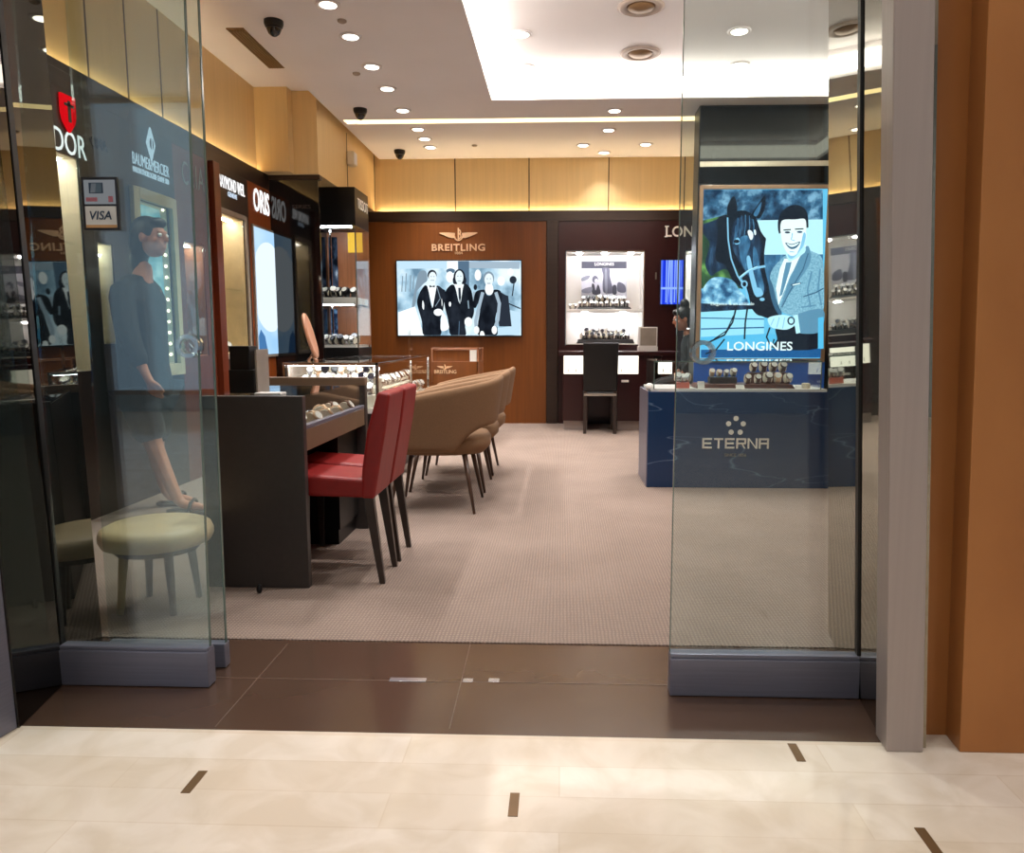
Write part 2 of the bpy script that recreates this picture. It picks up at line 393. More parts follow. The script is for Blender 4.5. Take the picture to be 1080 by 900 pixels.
tj = MB().hexa([(-1.66, 1.815, 0), (-1.468, 1.815, 0), (-1.458, 1.879, 0), (-1.66, 1.879, 0)], [(-1.73, 1.815, 3.1), (-1.538, 1.815, 3.1), (-1.528, 1.879, 3.1), (-1.73, 1.879, 3.1)])
struct(tj, 'trim_2', 'steel', 'narrow metal jamb at the left of the entrance', bevel=.004)
cl = -.03 * 3.1
wf = struct(MB().hexa([(.925, 1.935, 0), (1.06, 1.935, 0), (1.06, 2.05, 0), (.925, 2.05, 0)], [(.925 - .14, 1.935, 3.1), (1.06 + cl, 1.935, 3.1), (1.06 + cl, 2.05, 3.1), (.925 - .14, 2.05, 3.1)]),
            'wall_front_right', 'copper', 'bronze finished shopfront pier beside the metal jamb')
MB().hexa([(1.014, 1.85, 0), (1.75, 1.85, 0), (1.75, 1.95, 0), (1.022, 1.95, 0)], [(1.014 + cl, 1.85, 3.1), (1.75, 1.85, 3.1), (1.75, 1.95, 3.1), (1.022 + cl, 1.95, 3.1)]).build('raised_panel', 'copper', wf, bevel=.003)
struct(bx(1.75, 9, 1.9, 2.1, 0, 4.2), 'wall_front_outer_right', 'copper', 'bronze shopfront wall')
struct(bx(-9, -1.63, 1.9, 2.1, 0, 4.2), 'wall_front_outer_left', 'copper', 'bronze shopfront wall')
struct(bx(-1.7, 1.75, 2.0, 2.2, 3.1, 4.2), 'wall_front_header', 'jamb', 'shopfront header above the entrance')

# shell
struct(bx(-3.15, -3.02, 2.1, 9.6, 0, 3.45), 'wall_left', 'frame_dark', 'wall behind the fitted display cabinets')
struct(bx(3.6, 3.7, 2.1, 9.6, 0, 3.45), 'wall_right', 'beige', 'far side wall of the shop')
struct(bx(-3.15, 3.7, 9.42, 9.55, 0, 3.45), 'wall_back', 'frame_dark', 'wall behind the rear panelling')
# dropped ceiling with coffer (X -.62..3.0, Y 4.9..6.93) and slot (Y 7.49..7.64)
cm = MB()
cm.box(-2.10, -.62, 2.2, 7.49, ZC, ZC + .06); cm.box(-.62, 3.0, 2.2, 4.9, ZC, ZC + .06); cm.box(-.62, 3.0, 6.93, 7.49, ZC, ZC + .06); cm.box(3.0, 3.6, 2.2, 7.49, ZC, ZC + .06)
cm.box(-2.10, 3.6, 7.64, 9.12, ZC, ZC + .06)
ce = struct(cm, 'ceiling', 'ceil', 'painted dropped ceiling of the shop')
MB().box(-.64, 3.02, 4.88, 6.95, 3.33, 3.38).build('coffer_top', 'ceil', ce)
rs = MB(); rs.box(-.66, -.62, 4.86, 6.97, ZC + .06, 3.36); rs.box(3.0, 3.04, 4.86, 6.97, ZC + .06, 3.36); rs.box(-.62, 3.0, 6.93, 6.97, ZC + .06, 3.36); rs.box(-.62, 3.0, 4.86, 4.9, ZC + .06, 3.36)
rs.build('coffer_side', 'ceil', ce)
MB().box(-2.72, 3.6, 2.1, 9.3, 3.40, 3.46).box(-2.72, -2.05, 2.1, 9.3, 3.22, 3.26).box(-2.14, -2.10, 2.2, 9.12, ZC, 3.24).build('upper_slab', 'ceil', ce)
MB().box(-2.1, 3.6, 7.44, 7.69, ZC + .11, ZC + .14).build('slot_top', 'ceil', ce)
# luminous cove strips
def cove(name, mb, mat, label): return tag(mb.build(name, mat), label, 'cove light')
lm = MB(); lm.box(-.615, -.60, 4.92, 6.91, ZC + .035, 3.27); lm.box(-.60, 2.97, 6.905, 6.92, ZC + .035, 3.27); lm.box(-.60, 2.97, 4.91, 4.925, ZC + .035, 3.27); lm.box(2.975, 2.99, 4.92, 6.91, ZC + .035, 3.27)
cove('cove_light', lm, 'led_white', 'glowing white cove running round the raised ceiling coffer')
cove('cove_light', bx(-2.0, 3.5, 7.62, 7.638, ZC + .0, ZC + .09), 'slot', 'thin glowing slot crossing the ceiling near the rear wall')
cove('cove_light', bx(-2.085, -2.06, 2.4, 9.0, 3.20, 3.212), 'led', 'concealed glow along the ceiling edge over the cabinets')

# upper beige bulkheads
ub = MB(); ub.box(-3.0, -2.715, 2.1, 6.9, 2.46, 3.23)
for u in (113, 153, 187, 0):
    yy = XL * -800 / (592 - u) if u else 3.4
    ub.box(-2.718, -2.712, yy - .006, yy + .006, 2.5, 3.22, 1)
w = struct(ub, 'wall_left_upper', ['beige', 'seam'], 'pale gold upper wall above the display cabinets')
MB().box(-3.0, -2.42, 6.88, 9.1, 2.5, 3.24).build('stepped_face', 'beige', w)
MB().box(-2.42, -2.20, 7.0, 9.1, 2.5, 3.24).box(-2.203, -2.197, 7.95, 7.962, 2.5, 3.1, 1).build('projecting_face', ['beige', 'seam'], w)
bk = MB().box(-2.2, 3.6, 9.12, 9.2, 2.44, 3.3)
for u in (480, 558, 642, 722): bk.box(PY(u, 190, 9.12).x - .006, PY(u, 190, 9.12).x + .006, 9.117, 9.121, 2.5, 3.1, 1)
struct(bk, 'wall_back_upper', ['beige', 'seam'], 'pale gold upper wall at the rear')
cove('cove_light', bx(-2.704, -2.69, 2.3, 6.86, 2.462, 2.478), 'led', 'concealed glow on the ledge above the side cabinets')
cove('cove_light', bx(-2.15, 3.5, 9.085, 9.105, 2.455, 2.475), 'led', 'concealed glow on the ledge above the rear panelling')

# bands
struct(MB().box(-3.0, XL, 2.6, 7.04, 2.36, 2.455).box(XL - .02, XL, 2.6, 7.04, 2.455, 2.5), 'trim_3', 'band', 'dark wooden band above the side cabinets', bevel=.003)
struct(MB().box(-2.4, 3.6, 9.02, 9.40, 2.37, 2.45).box(-2.4, 3.6, 9.02, 9.05, 2.45, 2.49), 'trim_4', 'band', 'dark wooden band above the rear panelling', bevel=.003)
struct(bx(-.175, -.04, 9.015, 9.4, 0, 2.37), 'trim_5', 'band', 'dark upright between brown and maroon rear panels', bevel=.003)
struct(bx(-2.4, -.178, 9.03, 9.40, .0, 2.37), 'wall_back_brown', 'brown', 'brown veneered rear panel')

# ------------------------------------------------------------------ entrance glass
def screw_ring(c, parent):
    mb = MB()
    for dy in (-.012, .012):
        for k in range(20):
            a0, a1 = 2 * PI * k / 20, 2 * PI * (k + 1) / 20
            ro, ri = .034, .022; y0, y1 = (c.y + dy - .006, c.y + dy + .006)
            P = lambda r, a, y: (c.x + r * math.cos(a), y, c.z + r * math.sin(a))
            mb.hexa([P(ri, a0, y0), P(ro, a0, y0), P(ro, a0, y1), P(ri, a0, y1)], [P(ri, a1, y0), P(ro, a1, y0), P(ro, a1, y1), P(ri, a1, y1)])
    return mb.build('round_pull', 'pull', parent, smooth=False)
dl = thing('door_1', 'tall clear glass door with steel bottom rail and payment stickers', None, (-1.28, 2.15, 0), kind='structure')
MB().hexa([(-1.507, 2.145, .12), (-1.053, 2.145, .12), (-1.053, 2.157, .12), (-1.507, 2.157, .12)], [(-1.507, 2.145, 3.0), (-1.015, 2.145, 3.0), (-1.015, 2.157, 3.0), (-1.507, 2.157, 3.0)]).build('glass_pane', 'glass', dl)
MB().hexa([(-1.053, 2.146, .12), (-1.0505, 2.146, .12), (-1.0505, 2.156, .12), (-1.053, 2.156, .12)], [(-1.015, 2.146, 3.0), (-1.0125, 2.146, 3.0), (-1.0125, 2.156, 3.0), (-1.015, 2.156, 3.0)]).build('pane_edge', 'glass_edge', dl)
MB().box(-1.505, -1.05, 2.125, 2.175, .002, .112).box(-1.505, -1.05, 2.13, 2.17, .112, .124).build('bottom_rail', 'steel', dl, bevel=.003)
screw_ring(Vector((-1.065, 2.15, 1.02)), dl)
# stickers on the pane
skk = MB().box(-1.345, -1.243, 2.1405, 2.1445, 1.345, 1.49)
sk = skk.build('sticker', 'tray_dark', dl, label='dark backing of the payment stickers')
MB().box(-1.337, -1.249, 2.138, 2.1405, 1.416, 1.482).build('card_emblem', em('stk_pale', (.72, .74, .76), .30), sk)
mb = MB().box(-1.322, -1.282, 2.1368, 2.1382, 1.445, 1.474, 0)
mb.prism([(-1.318, 2.1365, 1.447), (-1.304, 2.1365, 1.447), (-1.300, 2.1365, 1.472), (-1.314, 2.1365, 1.472)], (0, -.0006, 0), 1)
mb.prism([(-1.304, 2.1365, 1.447), (-1.286, 2.1365, 1.447), (-1.284, 2.1365, 1.472), (-1.300, 2.1365, 1.472)], (0, -.0006, 0), 2)
mb.box(-1.332, -1.30, 2.1368, 2.138, 1.423, 1.434, 3).box(-1.268, -1.255, 2.1368, 2.138, 1.421, 1.437, 3)
mb.build('card_print', [pm('ink_navy', (.18, .25, .33), .5), pm('ink_grey', (.45, .50, .55), .5), pm('ink_slate', (.30, .38, .44), .5), pm('ink_red', (.62, .38, .42), .5)], sk)
MB().box(-1.337, -1.249, 2.138, 2.1405, 1.352, 1.410).box(-1.337, -1.249, 2.1375, 2.139, 1.351, 1.359, 1).build('name_plate', [pm('paper', (.78, .78, .76), .5), pm('ochre', (.72, .55, .36), .5)], sk)
text_mb('VISA', (-1.293, 2.137, 1.385), (1, 0, 0), (0, 0, 1), .062, .024, .001, offset=.012, shear=.2).build('lettering', 'ink_navy' if 'ink_navy' in M else bpy.data.materials['ink_navy'], sk)
# second leaf parked behind the first one, on the threshold
d3 = thing('door_3', 'narrow visible edge of a second glass leaf parked behind the first', None, (-1.15, 2.28, 0), kind='structure')
MB().hexa([(-1.44, 2.274, .08), (-1.064, 2.274, .08), (-1.064, 2.286, .08), (-1.44, 2.286, .08)], [(-1.44, 2.274, 3.0), (-1.044, 2.274, 3.0), (-1.044, 2.286, 3.0), (-1.44, 2.286, 3.0)]).build('glass_pane', 'glass', d3)
MB().hexa([(-1.064, 2.275, .08), (-1.061, 2.275, .08), (-1.061, 2.285, .08), (-1.064, 2.285, .08)], [(-1.044, 2.275, 3.0), (-1.041, 2.275, 3.0), (-1.041, 2.285, 3.0), (-1.044, 2.285, 3.0)]).build('pane_edge', 'glass_edge', d3)
MB().box(-1.44, -1.06, 2.262, 2.298, .002, .08).build('bottom_rail', 'steel', d3, bevel=.003)
dr = thing('door_2', 'tall clear glass door with wide steel bottom rail by the bronze pier', None, (.6, 2.15, 0), kind='structure')
MB().hexa([(.324, 2.145, .128), (.868, 2.145, .128), (.868, 2.157, .128), (.324, 2.157, .128)], [(.324, 2.145, 3.0), (.735, 2.145, 3.0), (.735, 2.157, 3.0), (.324, 2.157, 3.0)]).build('glass_pane', 'glass_clear', dr)
bx(.3215, .324, 2.146, 2.156, .128, 3.0).build('pane_edge', 'glass_edge', dr)
MB().box(.322, .868, 2.125, 2.175, .002, .115).box(.322, .868, 2.13, 2.17, .115, .128).build('bottom_rail', 'steel', dr, bevel=.003)
screw_ring(Vector((.396, 2.15, 1.003)), dr)

# ------------------------------------------------------------------ ceiling fittings
def downlight(p, label, r=.055, spot=True, z=ZC, e=26):
    t = thing('downlight', label, 'ceiling light', (p[0], p[1], z), 'recessed ceiling downlights')
    MB().lathe([(r, -.0), (r + .022, -.0), (r + .024, -.006), (r + .006, -.012), (r, -.008)], n=24).build('trim_ring', 'ceil', t, smooth=True, local=True)
    MB().lathe([(r, -.003), (r * .9, -.011), (0.001, -.012)], n=20).build('lamp', 'lamp', t, local=True)
    if spot:
        l = bpy.data.lights.new('downlight_beam', 'SPOT'); l.energy = e * 3.1; l.color = (1, .98, .96); l.spot_size = 1.75; l.spot_blend = .75; l.shadow_soft_size = .05
        o = bpy.data.objects.new('downlight_beam', l); COL.objects.link(o); o.location = (p[0], p[1], z - .03)
ordn = ['first', 'second', 'third', 'fourth', 'fifth', 'sixth', 'seventh', 'eighth']
for i, y in enumerate((4.95, 5.46, 6.05, 6.57, 7.19)):
    downlight((-1.46, y), f'round downlight in the row above the side counters, {ordn[i]} from the entrance')
for i, y in enumerate((7.83, 8.2, 8.56)):
    downlight((-1.44, y), f'round downlight behind the glowing slot, {ordn[i]} of three in line', e=20)
for (x, y), lb in zip([(.478, 7.27), (.466, 7.93), (.227, 8.53), (.90, 8.52), (.472, 8.87)], ['between the coffer and the glowing slot', 'just behind the glowing slot', 'over the brown panel end of the lit niche', 'over the tall white box end of the lit niche', 'closest to the rear gold wall']):
    downlight((x, y), 'round downlight ' + lb, e=16 if y < 8.7 else 7)
for (x, y), lb in zip([(-.32, 6.08), (-.316, 6.80), (1.33, 6.08), (1.5, 6.80)], ['inside the coffer, nearer the entrance, away from the glass door', 'inside the coffer beside the white cove corner', 'inside the coffer seen through the glass door, upper one', 'inside the coffer seen through the glass door, lower one']):
    downlight((x, y), 'round downlight ' + lb, r=.065, z=3.33, e=26)
for i, (x, y) in enumerate([(-1.46, 4.2), (-1.46, 3.4), (-.2, 3.2), (.7, 4.2), (-.2, 4.3), (.9, 3.2)]):  # lamps added out of view to light the front of the shop
    downlight((x, y), f'added round downlight, out of view in the ceiling inside the entrance, {ordn[i]} of six', e=24)
def vent(c, label, z):
    t = thing('air_vent', label, 'air vent', (c[0], c[1], z), None)
    MB().lathe([(.15, 0), (.165, -.006), (.14, -.018), (.11, -.014), (.105, -.004)], n=28).build('rim', 'ventwhite', t, smooth=True, local=True)
    MB().lathe([(.10, -.002), (.085, -.02), (.02, -.03), (.001, -.03)], n=28).build('cone', 'grille', t, smooth=True, local=True)
vent((.545, 5.62), 'round ceiling diffuser in the coffer, nearer the entrance', 3.33)
vent((.631, 6.50), 'round ceiling diffuser in the coffer, nearer the rear cove', 3.33)
t = thing('air_grille', 'long bronze linear air grille set in the ceiling strip above the side cabinets', 'air vent', (-2.32, 6.0, 3.215))
MB().box(-2.39, -2.25, 5.6, 6.4, 3.212, 3.219).build('frame', 'grille', t)
g = MB()
for i in range(6): g.box(-2.378 + i * .021, -2.368 + i * .021, 5.62, 6.38, 3.204, 3.213)
g.build('blades', 'grille', t)
def cctv(p, label):
    t = thing('security_camera', label, 'security camera', (p[0], p[1], ZC), 'black dome cameras')
    MB().lathe([(.062, .004), (.062, -.02), (.055, -.04)], n=24).build('housing', 'black', t, smooth=False, local=True)
    MB().lathe([(.050, -.03), (.048, -.055), (.036, -.080), (.016, -.096), (.001, -.1)], n=24).build('dome', 'blackgloss', t, smooth=True, local=True)
cctv((-1.895, 5.19), 'black dome camera on the ceiling edge nearest the entrance')
cctv((-1.84, 7.14), 'black dome camera on the ceiling just before the glowing slot')
cctv((-1.81, 8.70), 'black dome camera on the ceiling close to the rear wall')
for x, y, z, lb in [(-1.445, 5.2, ZC, 'small round detector beside the first downlights'), (-1.62, 6.2, ZC, 'small round detector beside the third downlight'), (-.95, 8.5, ZC, 'small round detector behind the glowing slot')]:
    tag(MB().lathe([(.03, 0), (.03, -.008), (.018, -.016), (.001, -.017)], c=(x, y, z), n=16).build('smoke_detector', 'ventwhite', smooth=True), lb, 'detector')
t = thing('wall_speaker', 'small cream wall speaker on the gold wall above the corner cabinet', 'speaker', (-2.19, 7.9, 2.83))
MB().box(-2.197, -2.12, 7.93, 8.05, 2.78, 2.92).build('body', 'offwhite', t, bevel=.012)
MB().box(-2.122, -2.116, 7.94, 8.04, 2.79, 2.91).build('grille', 'ceil', t, bevel=.002)
# ================================================================== LEFT WALL CABINETS
def yx(u): return XL * -800 / (592 - u) * 1.0
def Yat(u, v=260): return PX(u, v, XL).y
def zat(u, v): return PX(u, v, XL).z
def case_unit(ya, yb, op, body, label, inner='offwhite', frame=None, shelves=(), led=True, pane=True, lit=None, base=None):
    t = thing('display_cabinet', label, 'display cabinet', (-2.83, (ya + yb) / 2, 0.004), 'fitted cabinets along the side wall')
    oa, ob, z0, z1 = op
    MB().box(-2.99, XL, ya, oa, .004, 2.36).box(-2.99, XL, ob, yb, .004, 2.36).box(-2.99, XL, oa, ob, z1, 2.36).box(-2.99, XL, oa, ob, .004, z0).build('body', body, t)
    bx(-2.99, -2.975, oa, ob, z0, z1).build('back_panel', lit or inner, t)
    MB().box(-2.975, XL - .01, oa + .0005, oa + .006, z0, z1).box(-2.975, XL - .01, ob - .006, ob - .0005, z0, z1).box(-2.975, XL - .01, oa, ob, z0 + .0005, z0 + .006).box(-2.975, XL - .01, oa, ob, z1 - .006, z1 - .0005).build('lining', inner, t)
    if frame:
        w = .035
        MB().box(XL, XL + .015, oa - w, oa, z0 - w, z1 + w).box(XL, XL + .015, ob, ob + w, z0 - w, z1 + w).box(XL, XL + .015, oa, ob, z1, z1 + w).box(XL, XL + .015, oa, ob, z0 - w, z0).build('frame', frame, t, bevel=.003)
    for z in shelves: bx(-2.97, XL - .03, oa + .008, ob - .008, z, z + .012).build('shelf', 'vglass', t)
    if led: bx(-2.80, -2.76, oa + .03, ob - .03, z1 - .016, z1 - .008).build('lamp', 'led_case', t)
    if pane: bx(XL - .012, XL - .007, oa + .007, ob - .007, z0 + .007, z1 - .007).build('pane', 'vglass', t)
    return t
RT, UP = (0, 1, 0), (0, 0, 1)          # reading direction on the left wall
def sign_on(t, txt, ya, yb, z0, z1, mat, off=0.0, x=XL, name='lettering', dep=.003, sp=1.0, lab=None):
    o = text_mb(txt, (x + dep / 2 + .001, (ya + yb) / 2, (z0 + z1) / 2), RT, UP, yb - ya, z1 - z0, dep, offset=off, spacing=sp).build(name, mat, t)
    if lab: o['label'] = lab
    return o
Y0 = Yat
# 1  red shield unit
A = case_unit(3.40, Y0(93), (3.55, Y0(96) - .06, .85, 2.02), 'band', 'dark cabinet under the red shield emblem, bright white inside', 'offwhite', None, (1.15, 1.55))
sh = [(0, .085), (.07, .085), (.07, -.01), (.055, -.05), (.0, -.10), (-.055, -.05), (-.07, -.01), (-.07, .085)]
cy, cz = Y0(70, 119), zat(70, 119)
mb = MB().prism([(XL + .002, cy + a * .85, cz + b * 1.05) for a, b in sh], (.014, 0, 0))
mb.build('shield_emblem', 'lit_red', A)
MB().box(XL + .016, XL + .019, cy - .012, cy + .012, cz - .05, cz + .06).box(XL + .016, XL + .019, cy - .04, cy + .04, cz + .03, cz + .045).build('emblem_cut', 'band', A)
sign_on(A, 'TUDOR', Y0(90, 153) - .46, Y0(90, 153), zat(78, 165), zat(78, 141), 'lit', .0)
# 2 narrow unit
B_ = case_unit(Y0(93), Y0(132), (Y0(103), Y0(119), 1.0, zat(103, 255)), 'band', 'dark narrow cabinet with one slim lit window between two lettered cabinets', 'offwhite', None, (1.3,))
text_mb('OMA', (XL + .005, Y0(104, 152), zat(104, 152)), RT, UP, .16, .06, .006).build('lettering', 'frame_dark', B_)
# 3 diamond emblem unit
cya = Y0(146); cyb = Y0(180)
C_ = case_unit(Y0(132), Y0(187), (Y0(145), Y0(179), .86, zat(145, 210)), 'frame_dark', 'dark cabinet with diamond emblem and wide cream framed blue-green window', 'offwhite', None, (), led=False, lit=em_noise('teal_photo', [(.3, (.35, .62, .68)), (.5, (.50, .75, .78)), (.7, (.70, .88, .88))], (1, 2, 2), .62))
w = .07
bx(XL - .06, XL - .05, Y0(145) + .01, Y0(179) - .01, .87, zat(145, 210) - .01).build('lit_poster', em_noise('teal_poster', [(.3, (.42, .66, .72)), (.5, (.55, .78, .82)), (.7, (.72, .90, .92))], (1, 2, 2), .9), C_)
MB().box(XL, XL + .03, cya - w, cya, .78, zat(145, 210) + w).box(XL, XL + .03, cyb, cyb + w * .8, .78, zat(145, 210) + w).box(XL, XL + .03, cya, cyb, zat(145, 210), zat(145, 210) + w).box(XL, XL + .03, cya, cyb, .78, .86).build('window_frame', pm('cream_frame', (.78, .76, .62), .4), C_, bevel=.004)
for i in range(14): MB().lathe([(.001, -.009), (.008, -.005), (.008, .005), (.001, .009)], (XL - .03, cyb - .02, .92 + i * .075), 8).build('bulb', 'lamp', C_)
d0 = Y0(158, 152); dz = zat(158, 152)
mb = MB(); P4 = [(0, .105), (.05, 0), (0, -.105), (-.05, 0)]
mb.prism([(XL + .001, d0 + a, dz + b) for a, b in P4], (.01, 0, 0))
mb.build('diamond_emblem', 'lit_soft', C_)
mb = MB(); mb.prism([(XL + .0115, d0 + .024 * math.cos(k * PI / 8), dz + .036 * math.sin(k * PI / 8)) for k in range(16)], (.002, 0, 0)); mb.build('emblem_ring', 'frame_dark', C_)
bx(XL + .0135, XL + .015, d0 - .005, d0 + .005, dz - .07, dz + .07).build('emblem_bar', 'lit_soft', C_)
sign_on(C_, 'BAUME&MERCIER', Y0(139.5, 170), Y0(177.5, 178), zat(159, 180), zat(159, 168), 'lit_soft', -.008)
sign_on(C_, 'MAISON D\'HORLOGERIE GENEVE 1830', Y0(140, 182), Y0(177.5, 188), zat(159, 188), zat(159, 182), 'lit_soft', -.008)
# 4 wood unit
D_ = case_unit(Y0(187), Y0(223), (Y0(194), Y0(215), .9, zat(194, 254)), 'redwood', 'reddish wood cabinet with dull grey letters and wood lined window', 'wood_in', None, (1.32,))
sign_on(D_, 'CEIA', Y0(191.5, 185), Y0(214.5, 188), zat(203, 198), zat(203, 174), 'letter_grey', .0, sp=1.15)
for y in (Y0(196), Y0(200)): MB().lathe([(.001, -.012), (.014, -.006), (.014, .006), (.001, .012)], (-2.74, y, zat(194, 258)), 10).build('bulb', 'lamp', D_)
pl = tag(bx(-2.95, XL + .045, Y0(223), Y0(229.5), .004, 2.36).build('pilaster', 'redwood', bevel=.004), 'glossy red wood upright between the wood lined and the cream lined cabinets', 'upright')
# 5 cream lined unit
E_ = case_unit(Y0(229.5), Y0(263.5), (Y0(233.5), Y0(258.5), .90, zat(233, 224)), 'band', 'dark cabinet with small white lettering and cream lined lit window', pm('cream_lining', (.86, .78, .62), .6), 'greyface', (1.42,))
sign_on(E_, 'RAYMOND WEIL', Y0(230.8, 192), Y0(257.5, 199), zat(244, 202), zat(244, 189), 'lit', .0)
sign_on(E_, 'GENEVE', Y0(240, 205), Y0(249.5, 206), zat(244, 208.5), zat(244, 203.5), 'lit_soft', .02)
# 6 orange unit with lit poster
G_ = thing('display_cabinet', 'orange-brown panel with big white letters above a lit pale blue poster', 'display cabinet', (-2.83, 6.8, .004), 'fitted cabinets along the side wall')
ya, yb = Y0(263.5), 7.04
bx(-2.99, XL, ya, yb, .004, 2.36).build('body', 'orange', G_)
sign_on(G_, 'ORIS', Y0(267, 208), Y0(283.5, 215), zat(275, 225), zat(275, 201), 'lit', .012, dep=.004)
pa, pb, p0, p1 = Y0(266), Y0(287), zat(276, 374), zat(266, 239)
MB().box(XL, XL + .02, pa - .02, pb + .03, p0 - .025, p1 + .02).build('poster_frame', 'greyface', G_, bevel=.003)
bx(XL + .02, XL + .023, pa, pb, p0, p1).build('lit_poster', em_noise('sky_blue_photo', [(.35, (.62, .80, .96)), (.6, (.75, .88, .98)), (.8, (.86, .94, 1))], (1, .6, 1.2), .95, 2.2, 2), G_)
mb = MB(); cyy, czz, rr = pb - .16, p0 + .60, .40
pts = [(XL + .0236, min(max(cyy + rr * math.cos(a), pa), pb), min(max(czz + rr * math.sin(a) * 1.0, p0), p1)) for a in [k * PI / 20 for k in range(40)]]
mb.prism(pts, (.001, 0, 0), 0)
mb.prism([(XL + .0248, pa, p0), (XL + .0248, pa + .2, p0 + .0), (XL + .0248, pa + .14, p0 + .16), (XL + .0248, pa + .05, p0 + .22), (XL + .0248, pa, p0 + .16)], (.001, 0, 0), 1)
mb.build('poster_print', [em('white_glow', (.90, .96, 1), .95), em('blue_glow', (.30, .50, .72), .8)], G_)
# black gloss end panel facing the entrance and corner glass cabinet
K_ = tag(MB().box(-2.99, -2.22, 7.045, 7.085, .004, 2.46).build('gloss_panel', 'blackgloss'), 'black glossy panel turned to the entrance that mirrors the white letters', 'panel')
K2 = text_mb('SERIES', (-2.38, 7.042, 2.22), (1, 0, 0), (0, 0, 1), .17, .035, .004).build('lettering', 'frame_dark', K_)
bx(-2.99, -2.20, 7.03, 7.10, 2.46, 2.50).build('capping', 'band', K_)

V = thing('corner_cabinet', 'black corner cabinet with lit glass sides and crowded watch shelves', 'display cabinet', (-2.2, 7.85, .004))
xa, xb, y1, y2 = -2.50, -2.035, 7.6, 8.12
bx(xa, xb, y1, y2, 2.13, 2.50).build('header', 'black', V, bevel=.004)
bx(xa, xb, y1, y2, .004, .93).build('base', 'black', V, bevel=.004)
bx(xa, xb - .03, y1 + .01, y2 - .01, .93, .955).build('lower_deck', 'white', V)
bx(xa + .01, xb - .02, y1 + .015, y2 - .015, 1.36, 1.43).build('shelf', 'white', V, bevel=.003)
bx(xa, xa + .02, y1, y2, .955, 2.13).build('back_panel', 'blackgloss', V)
bx(xa, xb, y2 - .015, y2, .955, 2.13).build('back_panel', 'wood_in', V)
bx(-2.46, -2.37, y2 - .03, y2 - .015, 1.45, 2.08).build('lit_poster', em_noise('night_poster', [(.4, (.06, .08, .12)), (.6, (.30, .36, .46)), (.75, (.80, .85, .9))], (6, 1, 3), .7, 3), V)
bx(-2.46, -2.39, y2 - .03, y2 - .015, 1.0, 1.33).build('lit_poster', em_noise('blue_poster', [(.4, (.10, .15, .25)), (.6, (.40, .55, .70)), (.75, (.85, .92, 1))], (6, 1, 5), .8, 3), V)
bx(xa + .02, xb - .004, y1 + .001, y1 + .007, .94, 2.13).build('front_pane', 'vglass', V)
bx(xb - .008, xb - .002, y1 + .008, y2 - .016, .94, 2.13).build('side_pane', 'vglass', V)
MB().box(xb - .012, xb, y1, y1 + .012, .93, 2.13).box(xb - .012, xb, y2 - .012, y2, .93, 2.13).box(-2.36, -2.345, y1 + .2, y1 + .215, .955, 2.13).build('post', 'chrome', V)
bx(xa + .06, xb - .06, y1 + .05, y1 + .08, 2.118, 2.127).build('lamp', 'led_cool', V)
bx(xa + .06, xb - .06, y1 + .05, y1 + .07, 1.352, 1.359).build('lamp', 'led_cool', V)
bx(-2.20, -2.05, y1 + .30, y1 + .31, 1.90, 2.10).build('lit_card', em('amber_card', (1, .80, .30), .9), V)
text_mb('TISSOT', (xb + .006, 7.88, 2.36), (0, 1, 0), (0, 0, 1), .40, .10, .003, offset=.0).build('lettering', 'letter', V)

# ================================================================== WATCHES
def watch_mesh(name, strap, dial, pad=None, open_=False):
    mb = MB(); n = 16; r = .030; hw = .010
    k0 = 0
    vs = []; fs = []
    for i in range(n):
        a = 2 * PI * i / n
        for rr, x in ((r, -hw), (r, hw), (r - .004, hw), (r - .004, -hw)):
            vs.append((x, -rr * .85 * math.sin(a), .031 + rr * math.cos(a)))
    for i in range(n):
        for j in range(4): fs.append((i * 4 + j, i * 4 + (j + 1) % 4, ((i + 1) % n) * 4 + (j + 1) % 4, ((i + 1) % n) * 4 + j))
    mb.add(vs, fs, 0)
    c = Vector((0, -.0235, .045)); d = Vector((0, -.8, .6)); k = len(mb.v)
    mb.lathe([(.001, -.006), (.019, -.006), (.020, .0), (.018, .004), (.001, .004)], n=18, mi=0)
    mb.lathe([(.001, .0042), (.016, .0042), (.016, .0052), (.001, .0052)], n=18, mi=1)
    mb.mat(Matrix.Translation(c) @ d.to_track_quat('Z', 'Y').to_matrix().to_4x4(), k)
    if pad:
        k = len(mb.v); mb.lathe([(.001, -.016), (.024, -.016), (.025, -.012), (.025, .012), (.024, .016), (.001, .016)], n=14, mi=2)
        mb.mat(Matrix.Translation((0, 0, .031)) @ Matrix.Rotation(PI / 2, 4, 'Y') @ Matrix.Scale(1, 4), k)
    me = bpy.data.meshes.new(name); me.from_pydata(mb.v, [], mb.f)
    for m in [strap, dial] + ([pad] if pad else []): me.materials.append(M[m])
    me.polygons.foreach_set('material_index', mb.m); return me
WM = {k: watch_mesh(*a) for k, a in {
    'steel': ('steel_watch', 'strap_steel', 'dial', 'pad'), 'dark': ('dark_watch', 'strap_steel', 'dial_dark', 'pad'),
    'brown': ('brown_watch', 'strap_brown', 'dial', 'pad'), 'black': ('black_watch', 'strap_black', 'dial', None), 'blackd': ('black_dial_watch', 'strap_black', 'dial_dark', 'pad'), 'gold': ('gold_watch', 'gold', 'dial', 'pad')}.items()}
WL = {'steel': 'steel wristwatch with pale dial', 'dark': 'steel wristwatch with dark dial', 'brown': 'brown strap wristwatch', 'black': 'black strap pale dial wristwatch', 'blackd': 'black strap dark dial wristwatch', 'gold': 'gold wristwatch'}
